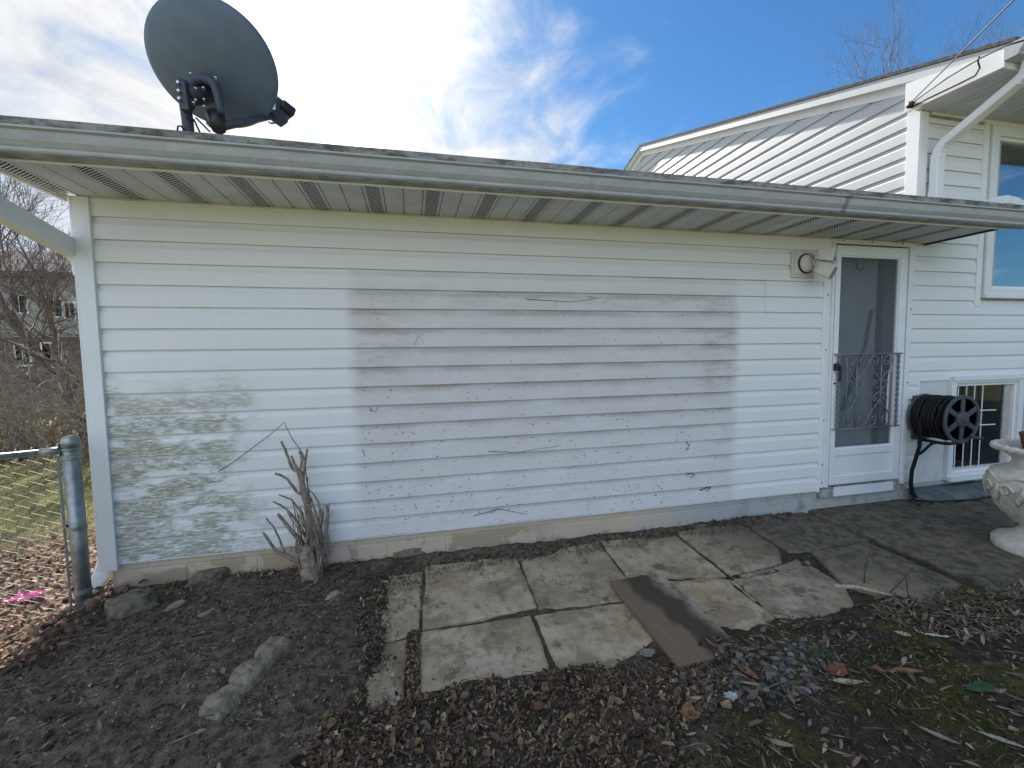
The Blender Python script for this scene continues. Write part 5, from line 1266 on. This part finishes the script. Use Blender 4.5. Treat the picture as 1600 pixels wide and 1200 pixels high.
plain('pink_chip', (.62, .38, .36), .8, .2)
rock('stone', 609, 1140, .016, .012, .010, .4, 'pink_chip', 'tiny pink stone chip in the leaf litter at the bottom', 22.0, sink=.2)
m = MB(); p0 = Vector((*G(1303, 919), .012)); p1 = Vector((*G(1338, 921), .014)); p2 = Vector((*G(1400, 936), .012))
m.tube([p0, p1, p2], [.012, .012, .006], 5); tag(m.build('wood_stick', 'cut_wood'), 'broken wooden stick with pale split end beside the dark slabs', 'stick')

# ------------------------------------------------------------------ dead vine bits still clinging to the siding
m = MB()
for i in range(760):
    x = rnd.uniform(-.35, 2.5); z = SB+abs(rnd.gauss(0, .42)) if rnd.random() < .72 else rnd.uniform(SB, 1.9)
    if z > 1.95 or rnd.random() > .35+.65*(mnoise.noise((x*2.2, z*3, 1))*.5+.5): continue
    fr = ((z-SB)/H) % 1; yb = -.0192 if fr < .66 else -.0110
    l = rnd.uniform(.003, .016); a = rnd.uniform(0, 6.28); p = Vector((x, yb, z))
    q = p+Vector((math.cos(a)*l, -rnd.uniform(0, .003), math.sin(a)*l*.7)); m.tube([p, p.lerp(q, .5)+Vector((rnd.uniform(-.003, .003), -.002, rnd.uniform(-.003, .003))), q], rnd.uniform(.0008, .0024), 4)
tag(m.build('vine_remnants', 'vine_brown'), 'dark specks of dead vine clinging to the dusty part of the siding', 'vine', kind='stuff')
def vine(pts, r0, lab, sub=()):
    Pp = [onY(px, py, -.0205) for px, py in pts]; g_ = gnarl(Pp, .004, 3); g_ = [Vector((q.x, min(q.y, -.0196), q.z)) for q in g_]
    r0 *= .62
    m = MB().tube(g_, [r0*(1-.5*i/len(g_)) for i in range(len(g_))], 5)
    for s_ in sub: m.tube([onY(px, py, -.0205) for px, py in s_], r0*.6, 4)
    tag(m.build('vine_stem', 'vine_brown'), lab, 'vine', 'dead vine stems on the siding')
vine([(822, 467), (845, 469), (870, 470), (890, 472), (915, 469), (938, 465)], .003, 'thin dark vine stem stuck across the upper siding', [[(918, 463), (930, 465)], [(866, 479), (870, 470)]])
vine([(763, 705), (785, 706), (805, 707), (840, 702), (876, 696)], .003, 'thin vine stem lying along the middle lower siding')
vine([(740, 806), (762, 800), (778, 795), (800, 799), (823, 804)], .0038, 'forked brown vine twig near the bottom edge of siding', [[(778, 795), (770, 800), (764, 802)]])
vine([(578, 636), (581, 642), (586, 643), (590, 636)], .003, 'small hooked vine bit on the left of the dusty patch')
vine([(566, 702), (568, 708), (569, 714)], .003, 'short dark vine bit at the left edge of dusty patch')
vine([(1073, 690), (1076, 697), (1071, 704), (1077, 700)], .0045, 'dark vine tuft low on the right of the dusty patch')
vine([(1074, 741), (1080, 739), (1086, 742), (1078, 747)], .0055, 'matted dark vine tuft above the lower right siding edge')
vine([(1094, 766), (1104, 762), (1112, 760), (1104, 768)], .006, 'largest matted vine tuft at the lower right of siding')
vine([(1112, 712), (1118, 708), (1122, 710), (1116, 718)], .003, 'curled reddish vine bit right of the tufts on siding')
vine([(648, 540), (652, 528), (662, 520)], .0016, 'faint curved vine tendril on the upper left dusty siding')

# ------------------------------------------------------------------ overhead wires at the main eave
ins = Vector((XC-.10, .03, 3.50))
tag(MB().lathe([(.0, 0), (.022, .004), (.030, .016), (.022, .026), (.030, .036), (.020, .048), (0, .05)], ins+Vector((-.02, -.02, 0)), 14, 'x').build('wire_insulator', 'black_metal', None, smooth=True), 'small dark insulator where the wires meet the eave', 'insulator')
e1 = onY(1600, -22, -.9); e1 = ins+(e1-ins)*3.0
tag(MB().tube([ins, ins.lerp(e1, .25)+Vector((0, 0, -.02)), ins.lerp(e1, .5)+Vector((0, 0, -.03)), e1], .0045, 6).build('overhead_wire', 'wire_black', None, smooth=True), 'black service wire rising steeply from the eave into the sky', 'wire')
w2p = [ins, onX(1480, 122, XC-.13), onX(1530, 92, XC-.16), onX(1570, 72, XC-.20), onX(1610, 60, XC-.24)]
tag(MB().tube(w2p, .006, 6).build('overhead_wire', 'wire_black', None, smooth=True), 'second black wire running along the rake of the main roof', 'wire')
w3p = [onX(1530, 88, XC-.15), onX(1528, 96, XC-.13), onX(1531, 106, XC-.11), onX(1524, 118, XC-.10), onX(1500, 130, XC-.098), onX(1450, 154, XC-.098), onX(1424, 168, XC-.098)]
tag(MB().tube(w3p, .006, 6).build('overhead_wire', 'wire_black', None, smooth=True), 'black cable looping down the white eave end to the insulator', 'wire')

# ------------------------------------------------------------------ bare trees, thicket, neighbour house
def tree(name, label, base, height, r0, seed, mat='bark', levels=5, spread=.55, first=.3, group='bare winter trees', dens=3):
    rr = random.Random(seed); base = Vector(base)
    t = thing(name, label, 'tree', base, group); tr = MB(); br = MB()
    def grow(p, d, ln, r, lv):
        n = 5 if lv < 2 else 4; pts = [p]; rad = [r]; q = p; dd = d
        for i in range(n):
            dd = (dd+Vector((rr.gauss(0, .16), rr.gauss(0, .16), rr.gauss(.05, .10)))).normalized(); q = q+dd*(ln/n); pts.append(q); rad.append(r*(1-.5*(i+1)/n))
        (tr if lv == 0 else br).tube(pts, rad, 8 if lv == 0 else (5 if lv < 3 else 3), lv == 0)
        if lv >= levels: return
        kids = dens+(1 if lv < 2 else 0)+rr.randint(0, 1)
        for k in range(kids):
            s_ = rr.uniform(first if lv == 0 else .25, 1.0); j = min(int(s_*n), n-1); b_ = pts[j].lerp(pts[j+1], s_*n-j)
            ax = (pts[j+1]-pts[j]).normalized(); o_ = ax.orthogonal().normalized(); o_.rotate(Matrix.Rotation(rr.uniform(0, 6.28), 3, ax))
            nd = (ax*rr.uniform(.5, .9)+o_*rr.uniform(.5, 1.0)*spread*1.6+Vector((0, 0, .15))).normalized()
            grow(b_, nd, ln*rr.uniform(.5, .78), max(rad[j]*rr.uniform(.45, .7), .0035), lv+1)
        grow(pts[-1], dd, ln*.62, rad[-1]*.95, lv+1)
    grow(base, Vector((0, 0, 1)), height*.38, r0, 0)
    tr.build('trunk', mat, t, smooth=True); br.build('crown', mat, t); return t
def gzf(x, y): return float(ground_z(x, y))-.05
tree('bare_tree', 'small bare tree with crooked limbs in front of the neighbour house', (-5.75, 6.3, gzf(-5.75, 6.3)), 5.4, .085, 11, 'bark', 5, .62, .35, dens=3)
tree('bare_tree', 'bare branching tree right beside the house corner behind the thicket', (-5.15, 7.6, gzf(-5.15, 7.6)), 5.6, .075, 23, 'bark', 5, .6, .35, dens=3)
tree('bare_tree', 'leafless tree at the left edge with branches near the downspout', (-7.4, 8.4, gzf(-7.4, 8.4)), 6.6, .10, 37, 'bark', 5, .6, .3, dens=3)
tree('bare_tree', 'thin bare tree top showing over the roof beside the gable', (12.9, 26, 0), 16.0, .2, 5, 'bark', 5, .26, .5, dens=3)
tree('bare_tree', 'wide bare tree crown behind the top right corner of main roof', (28.5, 15.5, 0), 22.5, .38, 8, 'bark', 6, .6, .35, dens=3)
tree('bare_tree', 'smaller bare treetop showing above the middle of main rake', (24.0, 17, 0), 16.5, .25, 19, 'bark', 5, .55, .4, dens=3)
# thicket of brambles
m = MB(); rr = random.Random(3)
for i in range(620):
    x = rr.uniform(-9.5, -3.2); y = rr.uniform(4.6, 7.4)+(.0 if x < -4 else .8); h = rr.uniform(.8, 2.3)*(1 if rr.random() < .8 else 1.35); p = Vector((x, y, gzf(x, y)))
    d = Vector((rr.gauss(0, .25), rr.gauss(0, .25), 1)).normalized(); pts = [p]; r0 = rr.uniform(.004, .012)
    for k in range(6):
        d = (d+Vector((rr.gauss(0, .22), rr.gauss(0, .22), -.10*k*rr.random()))).normalized(); pts.append(pts[-1]+d*(h/6))
    m.tube(pts, [r0*(1-.12*k) for k in range(7)], 3, False)
    for k in range(10):
        b_ = pts[rr.randint(1, 5)].lerp(pts[rr.randint(2, 6)], rr.random()*.5); dd = Vector((rr.gauss(0, 1), rr.gauss(0, 1), rr.gauss(.2, .7))).normalized(); l = rr.uniform(.12, .5)
        m.tube([b_, b_+dd*l*.5+Vector((0, 0, .02)), b_+dd*l+Vector((rr.gauss(0, .05), rr.gauss(0, .05), rr.gauss(0, .05)))], [r0*.5, r0*.4, .0018], 3, False)
tag(m.build('thicket', 'twig_brown'), 'tangled brown bramble thicket behind the fence at the left', 'thicket', kind='stuff')
nb = thing('neighbour_house', 'pale two storey house seen through bare branches at the left', 'house', (-13, 17, 0), 'far houses')
gzn = gzf(-13, 16)
MB().box(-19, -9.9, 15.0, 22, gzn-.3, gzn+2.05).build('brick_wall', 'far_brick', nb); MB().box(-19.05, -9.85, 14.95, 22.05, gzn+2.05, gzn+4.2).build('wall', 'far_siding', nb)
MB().add([(-19.5, 14.4, gzn+4.15), (-9.4, 14.4, gzn+4.15), (-9.4, 18.5, gzn+5.6), (-19.5, 18.5, gzn+5.6), (-19.5, 22.6, gzn+4.15), (-9.4, 22.6, gzn+4.15), (-19.5, 14.4, gzn+4.0), (-9.4, 14.4, gzn+4.0), (-9.4, 22.6, gzn+4.0), (-19.5, 22.6, gzn+4.0)],
         [(0, 1, 2, 3), (3, 2, 5, 4), (0, 6, 7, 1), (4, 5, 8, 9), (1, 7, 8, 5, 2), (0, 3, 4, 9, 6), (6, 9, 8, 7)]).build('roof', 'far_roof', nb)
for (px0, py0, px1, py1) in ((76, 468, 96, 494), (22, 462, 40, 488), (70, 537, 92, 572), (28, 540, 45, 570), (104, 474, 116, 497)):
    a = onY(px0, py1, 14.93); b_ = onY(px1, py0, 14.93); yw = 14.93
    wdw = MB().box(a.x-.06, b_.x+.06, yw-.03, yw+.08, a.z-.06, b_.z+.06).build('window', 'vinyl_white', nb)
    MB().box(a.x, (a.x+b_.x)/2-.02, yw-.045, yw-.0305, a.z, b_.z).build('pane', 'dark_void', wdw); MB().box((a.x+b_.x)/2+.02, b_.x, yw-.045, yw-.0305, a.z, b_.z).build('pane', 'dark_void', wdw)
